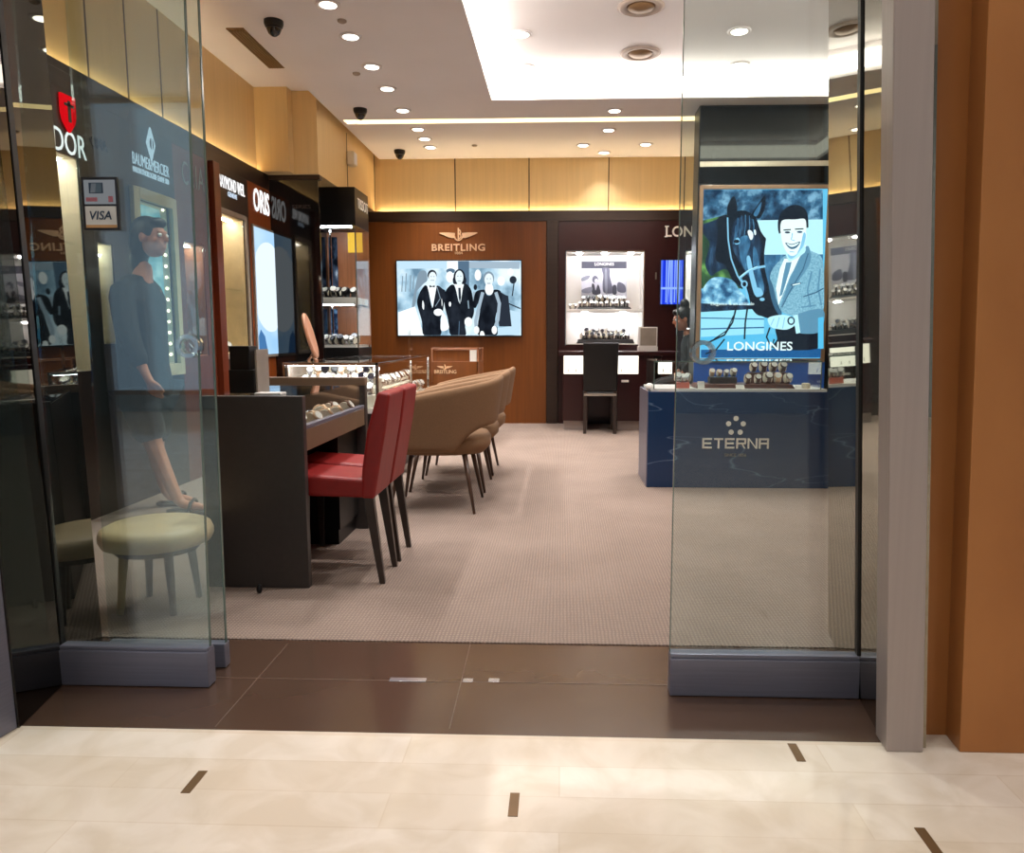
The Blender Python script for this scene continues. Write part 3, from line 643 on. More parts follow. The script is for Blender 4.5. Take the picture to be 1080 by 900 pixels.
def watches(pts, kinds, where, group, rz=0, sc=1.0, mess=.9):
    for i, p in enumerate(pts):
        k = random.choice(kinds)
        o = bpy.data.objects.new('wristwatch', WM[k]); COL.objects.link(o)
        o.location = p; o.rotation_euler = (0, 0, rz + (random.random() - .5) * mess); q = sc * (.85 + .25 * random.random()); o.scale = (q, q, q)
        tag(o, WL[k] + ' ' + where, 'watch', f'{group}, {WL[k]}s')
def row(x0, x1, y, z, n): return [(x0 + (x1 - x0) * (i + .5) / n, y, z) for i in range(n)]
watches(row(-2.44, -2.07, 7.66, 1.431, 6), ['black', 'steel', 'blackd'], 'in the front row on the corner cabinet middle shelf', 'watches on the corner cabinet shelf', sc=1.7)
watches(row(-2.44, -2.07, 7.76, 1.431, 5), ['blackd', 'black'], 'in the rear row on the corner cabinet middle shelf', 'watches at the back of the corner cabinet shelf', sc=1.7)
watches(row(-2.45, -2.08, 7.67, .956, 6), ['dark', 'steel', 'blackd'], 'in the front row on the corner cabinet lower deck', 'watches on the corner cabinet deck', sc=1.7)
watches(row(-2.45, -2.08, 7.80, .956, 5), ['steel', 'blackd'], 'in the rear row on the corner cabinet lower deck', 'watches at the back of the corner cabinet deck', sc=1.8)
watches([(-2.78, y, .858) for y in (3.95, 4.05, 4.15)], ['dark', 'black'], 'on the bright floor of the shield cabinet', 'watches in the shield cabinet', PI / 2, 1.6)
watches([(-2.78, y, 1.163) for y in (3.98, 4.1)], ['steel', 'dark'], 'on the shelf of the shield cabinet', 'watches on the shield cabinet shelf', PI / 2, 1.6)
watches([(-2.78, y, .907) for y in (6.08, 6.22)], ['black'], 'on the floor of the cream lined cabinet', 'watches in the cream lined cabinet', PI / 2, 1.6)
watches([(-2.78, Y0(200), .907), (-2.78, Y0(206), .907)], ['brown'], 'on the floor of the wood lined cabinet', 'watches in the wood lined cabinet', PI / 2, 1.6)

# ================================================================== NEAR COUNTER WITH GLASS TOP
t = thing('showcase_desk', 'charcoal desk-height showcase with glass top beside the red chairs', 'counter', (-1.25, 3.5, .004))
cx0, cx1, ky0, ky1, ct = -1.47, -1.045, 3.02, 4.05, .806
bx(cx0, cx1, ky0, ky0 + .04, .004, ct).build('end_panel', 'desk', t, bevel=.003)
MB().box(cx0 - .12, cx1, ky1 - .05, ky1, .004, ct - .02).build('end_panel', 'desk', t, bevel=.003)
MB().box(cx0 - .12, cx1 + .002, ky1 - .055, ky1 + .002, ct - .02, ct + .022).build('edge_strip', 'desk_top', t, bevel=.002)
bx(cx0, cx0 + .03, ky0 + .04, ky1 - .05, .004, ct - .01).build('back_panel', 'desk', t)
MB().box(cx0 + .03, cx1 - .03, ky0 + .04, ky1 - .05, .575, .60).box(cx1 - .03, cx1 - .005, ky0 + .04, ky1 - .05, .575, .665).build('drawer_tray', 'desk_top', t, bevel=.002)
bx(cx1 - .034, cx1 - .004, ky0 + .04, ky1 - .05, .665, .682).build('ledge', 'steel', t, bevel=.002)
MB().box(cx0 + .03, cx0 + .33, ky0 + .05, ky1 - .06, .600, .640).build('liner', pm('taupe_liner', (.50, .40, .33), .7), t)
MB().box(cx1 - .022, cx1 - .016, ky0 + .041, ky1 - .051, .683, ct - .008).build('front_pane', 'vglass', t)
MB().box(cx0, cx1 - .012, ky0 + .04, ky1 - .05, ct - .008, ct).build('glass_top', 'vglass', t)
bx(cx0 + .03, cx1 - .07, ky1 - .36, ky1 - .05, .004, .09).build('plinth', 'black', t)
bx(cx0 + .03, cx1 - .05, ky1 - .40, ky1 - .05, .09, .575).build('pedestal', 'black', t)
watches([(-1.16 + .05 * (i % 2), 3.25 + i * .085, .640) for i in range(8)], ['brown', 'gold', 'steel'], 'lying under the glass top of the charcoal desk', 'watches in the charcoal desk', PI / 2, 1.3)
# black stand on the desk
t = thing('card_terminal_stand', 'black two-tier stand with mirrored side standing on the charcoal desk', 'stand', (-1.36, 3.30, ct))
MB().box(-1.405, -1.295, 3.16, 3.26, ct, ct + .10).build('lower_tier', 'black', t, bevel=.003)
MB().box(-1.40, -1.315, 3.165, 3.255, ct + .10, ct + .20).build('upper_tier', 'black', t, bevel=.003)
MB().box(-1.294, -1.286, 3.17, 3.30, ct, ct + .185).build('side_plate', 'greyface', t)
tag(MB().box(-1.27, -1.16, 3.09, 3.16, ct, ct + .006).box(-1.268, -1.162, 3.092, 3.158, ct + .006, ct + .008).build('paper_card', 'white', bevel=.001), 'white paper card lying on the glass of the charcoal desk', 'card')

# ================================================================== GLASS SHOWCASE AND BROWN POD
t = thing('glass_showcase', 'chrome framed glass showcase crowded with watches behind the charcoal desk', 'showcase', (-1.6, 6.2, .004))
gx0, gx1, gy0, gy1, g0, g1 = -1.93, -1.265, 5.2, 7.25, .51, .862
bx(gx0, gx1, gy0, gy1, .004, g0).build('base', 'black', t, bevel=.004)
bx(gx0 + .01, gx1 - .01, gy0 + .01, gy1 - .01, g0, g0 + .035).build('deck', 'white', t)
p = .018
fr = MB()
for x in (gx0, gx1 - p):
    for y in (gy0, gy0 + 1.2, gy1 - p): fr.box(x, x + p, y, y + p, g0, g1)
for y in (gy0, gy1 - p): fr.box(gx0, gx1, y, y + p, g1 - p, g1)
for x in (gx0, gx1 - p): fr.box(x, x + p, gy0, gy1, g1 - p, g1)
fr.build('frame', 'chrome', t, bevel=.002)
bx(gx0 + p, gx1 - p, gy0 + .006, gy0 + .011, g0, g1 - p).build('front_pane', 'vglass', t)
bx(gx1 - .011, gx1 - .006, gy0 + p, gy1 - p, g0, g1 - p).build('side_pane', 'vglass', t)
bx(gx0 + .002, gx1 - .002, gy0 + .002, gy1 - .002, g1 - .006, g1 + .002).build('glass_top', 'vglass', t)
MB().box(gx0 + .03, gx1 - .03, gy0 + .022, gy0 + .034, g1 - .020, g1 - .014).build('lamp', 'led_cool', t)
MB().box(gx0 + p, gx1 - p, gy0 + .018, gy0 + .038, g1 - .012, g1 - .008).box(gx1 - .048, gx1 - .018, gy0 + .04, gy1 - .04, g1 - .012, g1 - .008).build('lamp_cover', 'chrome', t)
MB().box(gx1 - .045, gx1 - .030, gy0 + .06, gy1 - .06, g1 - .022, g1 - .014).build('lamp', 'led_case', t)
bx(gx0 + .02, gx0 + .03, gy0 + .02, gy1 - .02, g0 + .035, g1 - .03).build('back_panel', 'greyface', t)
zz = g0 + .035
tiers = []
for k, (yy, hh) in enumerate([(5.29, .09), (5.385, .15), (5.48, .20)]):
    if hh: tag(bx(gx0 + .06, gx1 - .05, yy - .045, yy + .048, zz, zz + hh).build('display_block', 'pad', bevel=.003), ['lowest cream display step at the front of the glass showcase', 'low cream display block in the front of the glass showcase', 'taller cream display block in the front of the glass showcase'][k], 'display block')
    watches(row(gx0 + .07, gx1 - .05, yy, zz + hh, 9), [['steel', 'gold', 'steel', 'black'], ['brown', 'steel', 'dark'], ['steel', 'blackd', 'gold']][k], ['at the very front of the glass showcase', 'on the low block in the glass showcase', 'on the tall block in the glass showcase'][k], ['watches at the front of the showcase', 'watches on the low block', 'watches on the tall block'][k], sc=1.45)
watches([(-1.34, 5.66 + i * .11, zz) for i in range(14)], ['steel', 'gold', 'dark'], 'along the aisle side of the glass showcase', 'watches along the showcase side', PI / 2, 1.6)
tag(bx(-1.52, -1.40, 5.62, 7.1, zz, zz + .09).build('display_block', 'pad', bevel=.003), 'long cream display block along the aisle side of the glass showcase', 'display block')
watches([(-1.45, 5.68 + i * .12, zz + .09) for i in range(12)], ['steel', 'brown', 'steel'], 'on the long block along the glass showcase side', 'watches on the long block', PI / 2, 1.6)
tag(MB().box(-1.80, -1.775, 5.235, 5.245, zz, zz + .17).box(-1.83, -1.74, 5.225, 5.255, zz, zz + .01).build('price_stand', 'white', bevel=.002), 'white price stand at the end of the glass showcase', 'stand')
tag(MB().ell((-1.62, 5.262, zz + .028), (.07, .022, .028)).build('black_cushion', 'black', smooth=True), 'black cushion lying at the front of the glass showcase', 'cushion')
# oval table mirror standing on the showcase
t = thing('table_mirror', 'tilted oval table mirror with pale wood rim standing on the glass showcase', 'mirror', (-1.83, 5.55, g1 + .002))
mc = Vector((-1.86, 5.6, g1 + .185)); nrm = Vector((.97, .10, .26)).normalized()
q = nrm.to_track_quat('Z', 'Y').to_matrix().to_4x4()
mb = MB()
mb.lathe([(.84, -.008), (1.0, -.012), (1.06, 0), (1.0, .012), (.84, .008)], n=32, sx=.1, sy=.165); 
for i in range(len(mb.v)): v = mb.v[i]; mb.v[i] = (v[0], v[1], v[2])
mb.mat(Matrix.Translation(mc) @ q); mb.build('rim', 'rosewood', t, smooth=True)
mb = MB().lathe([(.001, .002), (.9, .002), (.9, -.002), (.001, -.002)], n=32, sx=.1, sy=.165).mat(Matrix.Translation(mc) @ q); mb.build('glass', 'mirror_dark', t)
MB().tube([(-1.845, 5.6, g1 + .03), (-1.82, 5.57, g1 + .012), (-1.80, 5.55, g1 + .004)], [.010, .010, .012]).tube([(-1.85, 5.6, g1 + .05), (-1.88, 5.64, g1 + .02), (-1.90, 5.66, g1 + .004)], [.009, .009, .012]).build('stand', 'rosewood', t, smooth=True)
tag(MB().prism([(-1.275, 6.36, g1 + .002), (-1.275, 6.52, g1 + .002), (-1.275, 6.36, g1 + .23)], (.008, 0, 0)).box(-1.285, -1.262, 6.35, 6.362, g1 + .002, g1 + .24).build('acrylic_sign_holder', 'vglass'), 'clear triangular holder on the glass showcase corner', 'sign holder')
# brown pod
t = thing('branded_counter', 'brown wooden counter with small glass top and winged emblem', 'counter', (-1.03, 7.55, .004))
bx(-1.262, -.80, 7.35, 7.8, .004, .80).build('body', 'brown', t, bevel=.004)
fr = MB(); px0, px1, py0, py1, pz0, pz1 = -1.262, -.80, 7.35, 7.8, .80, .93
for x in (px0, px1 - .015):
    for y in (py0, py1 - .015): fr.box(x, x + .015, y, y + .015, .60, pz1)
fr.box(px0, px1, py0, py0 + .015, pz1 - .012, pz1).box(px0, px1, py1 - .015, py1, pz1 - .012, pz1).box(px0, px0 + .015, py0, py1, pz1 - .012, pz1).box(px1 - .015, px1, py0, py1, pz1 - .012, pz1)
fr.build('frame', 'rosewood', t, bevel=.002)
bx(px0 + .016, px1 - .016, py0 + .016, py1 - .016, pz0, pz1 - .02).build('inner_block', 'brown', t)
MB().box(px0 + .001, px1 - .001, py0 + .001, py1 - .001, pz1 - .002, pz1 + .003).build('glass_top', 'vglass', t)
MB().box(px1 - .085, px1 - .02, py0 + .004, py0 + .015, .66, .91).build('white_corner', 'white', t)  # plain white block at the counter's front corner
def wings(mb, c, s, Y, mi=0):
    for sg in (-1, 1):
        pts = [(sg * .18, .10), (sg * .5, .13), (sg * .98, .13), (sg * 1.0, .09), (sg * .8, .0), (sg * .55, -.10), (sg * .35, -.16), (sg * .2, -.14)]
        mb.prism([(c[0] + a * s, Y, c[1] + b * s) for a, b in pts], (0, -.008, 0), mi)
    ring = [(.2 * math.cos(a), -.08 + .2 * math.sin(a)) for a in [PI + .0 + k * PI / 10 for k in range(11)]]
    mb.tube([(c[0] + a * s, Y - .004, c[1] + b * s) for a, b in ring], s * .04, 6, mi)
    mb.box(c[0] - .03 * s, c[0] + .03 * s, Y - .01, Y, c[1] - .25 * s, c[1] + .36 * s, mi)
    for sg in (1,):
        for cz_, r_ in ((.15, .11), (-.06, .13)):
            mb.tube([(c[0] + sg * r_ * s * math.sin(a), Y - .004, c[1] + (cz_ + r_ * math.cos(a)) * s) for a in [k * PI / 8 for k in range(9)]], s * .035, 6, mi)
    return mb
wings(MB(), (-1.13, .80 - .055), .075, 7.349).build('winged_emblem', 'gold', t)
text_mb('BREITLING', (-1.125, 7.345, .70), (1, 0, 0), (0, 0, 1), .215, .035, .006, offset=.01).build('lettering', 'gold', t)
# ================================================================== REAR WALL
YB = 9.03
t = thing('wall_emblem', 'winged metal emblem and lettering on the brown rear panel', 'sign', tuple(PY(483, 270, YB)))
c = PY(483.5, 248, YB)
wings(MB(), (c.x, c.z), .225, YB - .001).build('winged_emblem', 'gold', t)
a, b = PY(455.5, 265, YB), PY(511.5, 257.2, YB)
text_mb('BREITLING', ((a.x + b.x) / 2, YB - .006, (a.z + b.z) / 2), (1, 0, 0), (0, 0, 1), b.x - a.x, b.z - a.z, .01, offset=.02, spacing=1.1).build('lettering', 'gold', t)
a, b = PY(480, 268, YB), PY(488, 266, YB)
text_mb('1884', ((a.x + b.x) / 2, YB - .006, (a.z + b.z) / 2), (1, 0, 0), (0, 0, 1), b.x - a.x, b.z - a.z + .008, .008).build('lettering', 'gold', t)
# big wall screen
t = thing('wall_screen', 'wide wall screen showing two suited men and a woman in black walking', 'screen', tuple(PY(484, 354, YB)))
a, b = PY(420, 354, YB - .03), PY(549.5, 275, YB - .03)
bx(a.x - .012, b.x + .012, YB - .03, YB, a.z - .012, b.z + .012).build('housing', 'black', t, bevel=.003)
BG = em_noise('screen_backdrop', [(.30, (.40, .53, .62)), (.45, (.66, .80, .88)), (.6, (.88, .95, .98)), (.8, (.97, 1, 1))], (1.2, 1, 1.0), 1.0, 3.2, 4)
bx(a.x, b.x, YB - .034, YB - .03, a.z, b.z).build('display', BG, t)
A = Art(YB - .0345, 6.427, 410, 230); A.clip = (66, 894, 290, 796)
W = em('px_white', (.96, .99, 1)); K = em_noise('px_ink', [(.4, (.07, .085, .115)), (.7, (.15, .175, .215))], (1, 1, .6), 1, 9, 3); K2 = em('px_ink2', (.16, .19, .235)); G = em('px_grey', (.50, .58, .64)); LB = em('px_pale', (.74, .86, .93)); DB = em('px_slate', (.33, .43, .52)); HR = em('px_hair', (.13, .15, .19)); SK = em('px_face', (.88, .93, .95)); SH = em('px_shade', (.62, .70, .76))
A.poly(LB, [(62, 292), (540, 292), (540, 340), (62, 345)], False)
A.poly(DB, [(470, 292), (545, 292), (545, 470), (520, 470), (470, 380)], False); A.poly(SH, [(545, 296), (890, 296), (885, 345), (545, 340)], False)
A.poly(W, [(395, 292), (468, 292), (470, 350), (395, 350)], False)
A.poly(G, [(205, 370), (250, 360), (262, 420), (232, 450), (190, 500), (186, 560), (176, 600), (165, 640), (158, 590), (180, 470)])
for x in (95, 120, 150, 172): A.line(G, [(x, 370 + (x % 7) * 6), (x - 6, 500 - (x % 5) * 9)], 7)
A.ell(DB, (420, 360), 30, 18); A.ell(W, (415, 400), 26, 38)
for cx_, cy_, rx, ry in ((605, 388, 22, 38), (762, 428, 26, 32), (826, 368, 20, 26)): A.ell(W, (cx_, cy_), rx, ry)
A.ell(K2, (843, 420), 24, 26); A.line(K2, [(850, 440), (838, 530)], 8); A.line(K2, [(800, 575), (895, 615)], 9); A.ell(K, (588, 470), 12, 20); A.line(SH, [(580, 500), (576, 575)], 16)
A.poly(W, [(65, 640), (180, 600), (240, 797), (66, 795)], False); A.poly(LB, [(800, 620), (890, 640), (893, 790), (735, 798), (740, 745), (830, 735)], False)
# first man
A.poly(K, [(222, 488), (262, 462), (298, 610), (322, 465), (368, 482), (386, 500), (378, 560), (368, 640), (352, 690), (352, 800), (242, 800), (226, 700), (203, 620), (194, 560)])
A.poly(W, [(264, 466), (326, 466), (300, 608)], False); A.ell(HR, (296, 388), 31, 36); A.ell(SK, (299, 404), 26, 38); A.poly(SK, [(282, 430), (316, 430), (322, 466), (276, 468)], False)
A.poly(K, [(278, 456), (296, 463), (314, 457), (314, 472), (297, 467), (279, 473)], False); A.poly(W, [(232, 560), (242, 585), (240, 622), (230, 605)]); A.poly(W, [(360, 545), (366, 575), (362, 600)]); A.ell(W, (338, 640), 31, 24); A.line(G, [(330, 470), (352, 545), (318, 600)], 5)
A.ell(SH, (290, 398), 5, 3); A.ell(SH, (309, 398), 5, 3); A.line(G, [(286, 424), (312, 424)], 4)
# second man
A.poly(K, [(395, 484), (446, 456), (484, 582), (512, 452), (556, 478), (574, 560), (580, 640), (560, 690), (520, 722), (522, 800), (425, 800), (404, 690), (384, 610), (378, 550)])
A.ell(HR, (481, 402), 40, 54); A.poly(HR, [(444, 400), (520, 400), (518, 452), (446, 452)]); A.ell(SK, (481, 404), 27, 46); A.poly(W, [(448, 450), (510, 450), (486, 580)], False); A.poly(SK, [(466, 440), (498, 440), (500, 456), (464, 456)], False)
A.poly(K2, [(474, 474), (490, 474), (493, 540), (485, 580), (476, 540)], False); A.ell(W, (542, 705), 26, 32); A.ell(W, (418, 585), 8, 16); A.line(G, [(540, 560), (545, 615)], 9); A.poly(W, [(370, 640), (398, 690), (410, 750), (360, 765), (356, 700)])
A.ell(SH, (471, 396), 6, 3); A.ell(SH, (492, 396), 6, 3); A.line(G, [(470, 428), (493, 428)], 4); A.line(DB, [(482, 700), (478, 795)], 5)
# woman
A.poly(K2, [(755, 500), (790, 522), (812, 530), (834, 735), (750, 735), (735, 600)], False)
A.poly(K, [(598, 498), (652, 488), (668, 524), (698, 522), (716, 488), (760, 498), (768, 560), (744, 610), (724, 690), (738, 745), (728, 800), (616, 800), (606, 730), (622, 620), (610, 580), (592, 610), (575, 600), (580, 540)])
A.line(SH, [(640, 505), (618, 590), (592, 700), (600, 780)], 22); A.line(SH, [(728, 505), (752, 580), (742, 690), (712, 770)], 22); A.ell(W, (598, 760), 18, 26); A.ell(W, (718, 760), 18, 28); A.poly(W, [(626, 770), (644, 770), (652, 800), (622, 800)])
A.ell(G, (680, 410), 37, 46); A.ell(SK, (681, 422), 29, 44); A.poly(W, [(664, 450), (700, 450), (712, 490), (698, 520), (670, 520), (656, 490)]); A.ell(SH, (671, 414), 6, 3); A.ell(SH, (692, 414), 6, 3); A.line(DB, [(670, 446), (693, 446)], 5)
A.build('picture', t)

# maroon panels with the lit niches
nx0, nx1 = PY(597, 300, YB).x, PY(679, 300, YB).x; nz0, nz1 = PY(638, 363.5, YB).z, PY(638, 265, YB).z
mx0, mx1 = PY(722, 300, YB).x, 2.35
mm = MB().box(-.037, nx0, YB, 9.40, .88, 2.37).box(nx1, mx0, YB, 9.40, .88, 2.37).box(mx1, 3.6, YB, 9.40, .0, 2.37).box(nx0, nx1, YB, 9.40, nz1, 2.37).box(nx0, nx1, YB, 9.40, .88, nz0).box(mx0, mx1, YB, 9.40, nz1, 2.37).box(mx0, mx1, YB, 9.40, .88, nz0).box(-.037, 3.6, YB, 9.40, .004, .88)
struct(mm, 'wall_back_maroon', 'maroon', 'dark maroon rear panelling around the lit niches')
def niche(x0, x1, label, nlamps):
    t = thing('display_niche', label, 'display niche', ((x0 + x1) / 2, 9.2, nz0))
    bx(x0, x1, 9.385, 9.40, nz0, nz1).build('back_panel', 'white', t)
    MB().box(x0, x0 + .012, YB, 9.385, nz0, nz1).box(x1 - .012, x1, YB, 9.385, nz0, nz1).box(x0, x1, YB, 9.385, nz0, nz0 + .012).box(x0, x1, YB, 9.385, nz1 - .012, nz1).build('lining', 'white', t)
    MB().box(x0 - .008, x0, YB - .006, YB, nz0 - .008, nz1 + .008).box(x1, x1 + .008, YB - .006, YB, nz0 - .008, nz1 + .008).box(x0 - .008, x1 + .008, YB - .006, YB, nz1, nz1 + .008).build('frame', 'chrome', t)
    zs = PY(638, 326, YB).z
    bx(x0 + .012, x1 - .012, YB + .02, 9.385, zs - .03, zs).build('shelf', 'white', t, bevel=.003)
    for k in range(nlamps):
        x = x0 + (x1 - x0) * (k + .5) / nlamps
        MB().lathe([(.03, 0), (.035, -.012), (.022, -.02), (.001, -.02)], (x, 9.08, nz1 - .012), 18).build('lamp', 'led_niche', t)
    for k in range(max(1, nlamps - 1)):
        x = x0 + (x1 - x0) * (k + .5) / max(1, nlamps - 1)
        MB().lathe([(.03, 0), (.034, -.01), (.022, -.016), (.001, -.016)], (x, 9.22, zs - .03), 18).build('lamp', 'led_niche', t)
    return t, zs
nt_, zs = niche(nx0, nx1, 'brightly lit white niche with a black and white poster on the maroon wall', 3)
nt2, _ = niche(mx0, mx1, 'lit white niche partly hidden behind the tall horse picture tower', 4)
# niche poster
pz = thing('counter_poster', 'black and white poster card standing inside the lit niche', 'poster', (.5, 9.3, zs))
a, b = PY(613, 322, 9.3), PY(661, 275.5, 9.3)
bx(a.x, b.x, 9.3, 9.31, zs, b.z).build('card', 'white', pz)
A = Art(9.2995, 8.18, 590, 260)
PW = pm('print_pale', (.80, .80, .83), .6); PG = pm('print_grey', (.50, .51, .56), .6); PK = pm('print_dark', (.20, .20, .25), .6); PD = pm('print_mid', (.36, .36, .42), .6)
A.poly(PW, [(190, 190), (580, 190), (580, 500), (190, 500)], False); A.poly(PK, [(190, 130), (580, 130), (580, 190), (190, 190)], False)
A.text('letter' if False else M['white'], 'LONGINES', 305, 470, 140, 165)
A.poly(PD, [(365, 190), (430, 190), (435, 260), (455, 340), (470, 400), (385, 400), (372, 330), (378, 250)]); A.poly(PG, [(392, 210), (410, 210), (414, 390), (396, 390)]); A.poly(PD, [(505, 310), (560, 330), (575, 380), (555, 400), (500, 385)])
A.ell(PD, (308, 285), 26, 32); A.ell(PW, (318, 300), 16, 22); A.poly(PK, [(280, 325), (300, 330), (312, 380), (330, 330), (345, 350), (352, 410), (285, 410)]); A.poly(PK, [(460, 340), (490, 340), (492, 410), (460, 410)]); A.poly(PG, [(195, 270), (260, 250), (250, 280), (195, 300)]); A.poly(PG, [(200, 370), (280, 350), (270, 400), (200, 400)])
A.build('print', pz)
def tray(x0, x1, y0, y1, z, label, mat='tray_dark', h=.03):
    return tag(MB().hexa([(x0, y0, z), (x1, y0, z), (x1, y1, z), (x0, y1, z)], [(x0 + .02, y0 + .01, z + h), (x1 - .02, y0 + .01, z + h), (x1 - .02, y1 - .01, z + h), (x0 + .02, y1 - .01, z + h)]).build('watch_tray', mat, bevel=.003), label, 'tray')
ta, tb = PY(608, 324, 9.1).x, PY(666, 324, 9.1).x
tray(ta, tb, 9.06, 9.22, zs, 'dark tray with watches on the upper shelf of the lit niche', h=.025)
tag(bx(ta + .03, tb - .03, 9.15, 9.21, zs + .025, zs + .085).build('display_block', 'tray_dark', bevel=.003), 'dark raised block at the back of the upper niche tray', 'display block')
watches(row(ta + .02, tb - .02, 9.10, zs + .025, 10), ['steel', 'black', 'steel'], 'in front on the upper niche tray', 'watches on the upper niche tray', sc=1.25)
watches(row(ta + .05, tb - .05, 9.18, zs + .085, 9), ['steel', 'blackd', 'steel'], 'on the raised block of the upper niche tray', 'watches on the raised niche block', sc=1.35)
ta2, tb2 = PY(608, 362, 9.1).x, PY(669, 362, 9.1).x
tray(ta2, tb2, 9.06, 9.24, nz0 + .012, 'dark tray with watches on the floor of the lit niche', h=.05)
watches(row(ta2 + .04, tb2 - .04, 9.12, nz0 + .062, 10), ['steel', 'dark', 'blackd'], 'in front on the lower niche tray', 'watches on the lower niche tray', sc=1.3)
tag(bx(ta2 + .08, tb2 - .08, 9.17, 9.22, nz0 + .062, nz0 + .11).build('display_block', 'tray_dark', bevel=.003), 'dark raised block at the back of the lower niche tray', 'display block')
watches(row(ta2 + .1, tb2 - .1, 9.195, nz0 + .11, 8), ['dark', 'steel'], 'on the raised block of the lower niche tray', 'watches on the lower niche block', sc=1.35)
watches(row(nx0 + .03, nx0 + .13, 9.10, zs, 2), ['steel'], 'loose on the niche shelf beside the upper tray', 'watches beside the niche tray', sc=1.3)
tray(mx0 + .1, mx0 + .7, 9.06, 9.22, zs, 'dark tray on the shelf of the half hidden niche')
watches(row(mx0 + .1, mx0 + .6, 9.12, zs + .03, 6), ['steel', 'blackd'], 'on the tray of the half hidden niche', 'watches in the hidden niche', sc=1.4)
# wall letters and blue screen right of the niche
a, b = PY(702, 250, YB), PY(726, 238.5, YB)
lw = (b.x - a.x) * 8 / 2.75
ws = thing('wall_sign', 'pale serif letters on the maroon wall, cut off by the glass door edge', 'sign', (a.x + lw / 2, YB, a.z))
text_mb('LONGINES', (a.x + lw / 2, YB - .006, (a.z + b.z) / 2), (1, 0, 0), (0, 0, 1), lw, b.z - a.z, .012, offset=.015).build('lettering', 'letter', ws)
sf = MB()
for k, wd in ((0, .10),): sf.box(a.x - .012, a.x + .02, YB - .012, YB, a.z - .003, a.z + .009).box(a.x - .012, a.x + .034, YB - .012, YB, b.z - .009, b.z + .003)
sf.build('serif', 'letter', ws)
t = thing('portrait_screen', 'narrow glowing blue screen with pale stripes on the maroon wall', 'screen', (1.3, YB, 1.4))
a, b = PY(696.5, 321, YB - .02), PY(721, 274.5, YB - .02)
bx(a.x - .01, b.x + .01, YB - .02, YB, a.z - .01, b.z + .01).build('housing', 'black', t)
bx(a.x, b.x, YB - .024, YB - .02, a.z, b.z).build('display', em_noise('blue_stripes', [(.35, (.06, .13, .72)), (.55, (.15, .28, .92)), (.7, (.62, .75, 1))], (9, 1, .25), 1.0, 2.4, 2), t)
mb = MB()
for f in (.22, .42, .6, .8): mb.box(a.x + (b.x - a.x) * f, a.x + (b.x - a.x) * f + .012, YB - .0262, YB - .0245, a.z + .02, b.z)
mb.box(a.x, b.x, YB - .0262, YB - .0245, a.z + (b.z - a.z) * .34, a.z + (b.z - a.z) * .39); mb.build('picture', em('stripe_blue', (.55, .68, 1), 1), t)
tag(bx(1.09, 1.105, YB - .02, YB, 1.70, 1.78).build('light_switch', 'letter_grey', bevel=.003), 'small metal switch plate on the maroon wall beside the niche', 'switch')

# maroon service desk in front of the niche
t = thing('service_desk', 'maroon service desk with square lit windows below the niche', 'desk', (.5, 8.6, .004))
dz1 = .875
bx(-.03, 1.30, 8.36, 9.02, .80 + .03, dz1).build('top', 'maroon', t, bevel=.004)
for x0, x1 in ((.02, .30), (.62, 1.0), (1.10, 1.30)):
    bx(x0, x1, 8.38, 9.0, .11, .83).build('pedestal', 'maroon', t, bevel=.003)
    bx(x0 + .01, x1 - .01, 8.42, 8.98, .004, .11).build('kickplate', 'jamb', t)
bx(.30, .62, 8.8, 8.82, .11, .83).build('modesty_panel', 'maroon', t)
for u0, u1, v0, v1 in ((594.5, 615.5, 372.5, 394.5), (650, 673.5, 372.5, 394.5), (694, 709, 380.5, 394.5)):
    a, b = PY(u0, v1, 8.375), PY(u1, v0, 8.375)
    w_ = bx(a.x, b.x, 8.372, 8.379, a.z, min(b.z, .83)).build('lit_window', 'window_lit', t)
    for k in range(2): bx(a.x + .05 + .08 * k, a.x + .058 + .08 * k, 8.369, 8.3715, a.z + .02, a.z + .055).build('window_detail', 'greyface', w_)
t = thing('countertop_monitor', 'white boxy monitor with grey back standing on the maroon desk', 'monitor', (.95, 8.5, dz1))
a, b = PY(674, 374, 8.45), PY(693.5, 345, 8.45)
bx(a.x, b.x, 8.45, 8.56, dz1 + .055, b.z).build('housing', 'white', t, bevel=.004)
bx(a.x + .012, b.x - .012, 8.446, 8.45, dz1 + .065, b.z - .012).build('rear_panel', 'greyface', t)
bx(a.x - .005, b.x + .005, 8.44, 8.62, dz1, dz1 + .055).build('foot', 'white', t, bevel=.004)
# black chair
t = thing('side_chair', 'black high-backed chair with its back turned, tucked at the maroon desk', 'chair', (.42, 8.25, .004))
c0, c1 = .235, .60
MB().hexa([(c0, 8.10, .46), (c1, 8.10, .46), (c1, 8.14, .46), (c0, 8.14, .46)], [(c0 - .005, 8.04, .975), (c1 + .005, 8.04, .975), (c1 + .005, 8.07, .975), (c0 - .005, 8.07, .975)]).build('backrest', 'black', t, bevel=.012)
bx(c0, c1, 8.10, 8.50, .405, .455).build('seat', 'black', t, bevel=.015)
bx(c0 + .01, c1 - .01, 8.092, 8.098, .41, .435).build('seat_edge', 'greyface', t)
for x in (c0 + .003, c1 - .043):
    MB().hexa([(x, 8.075, .004), (x + .035, 8.075, .004), (x + .035, 8.115, .004), (x, 8.115, .004)], [(x, 8.10, .46), (x + .04, 8.10, .46), (x + .04, 8.145, .46), (x, 8.145, .46)]).build('leg', 'legs', t)
    MB().hexa([(x, 8.46, .004), (x + .03, 8.46, .004), (x + .03, 8.49, .004), (x, 8.49, .004)], [(x, 8.45, .405), (x + .04, 8.45, .405), (x + .04, 8.49, .405), (x, 8.49, .405)]).build('leg', 'legs', t)
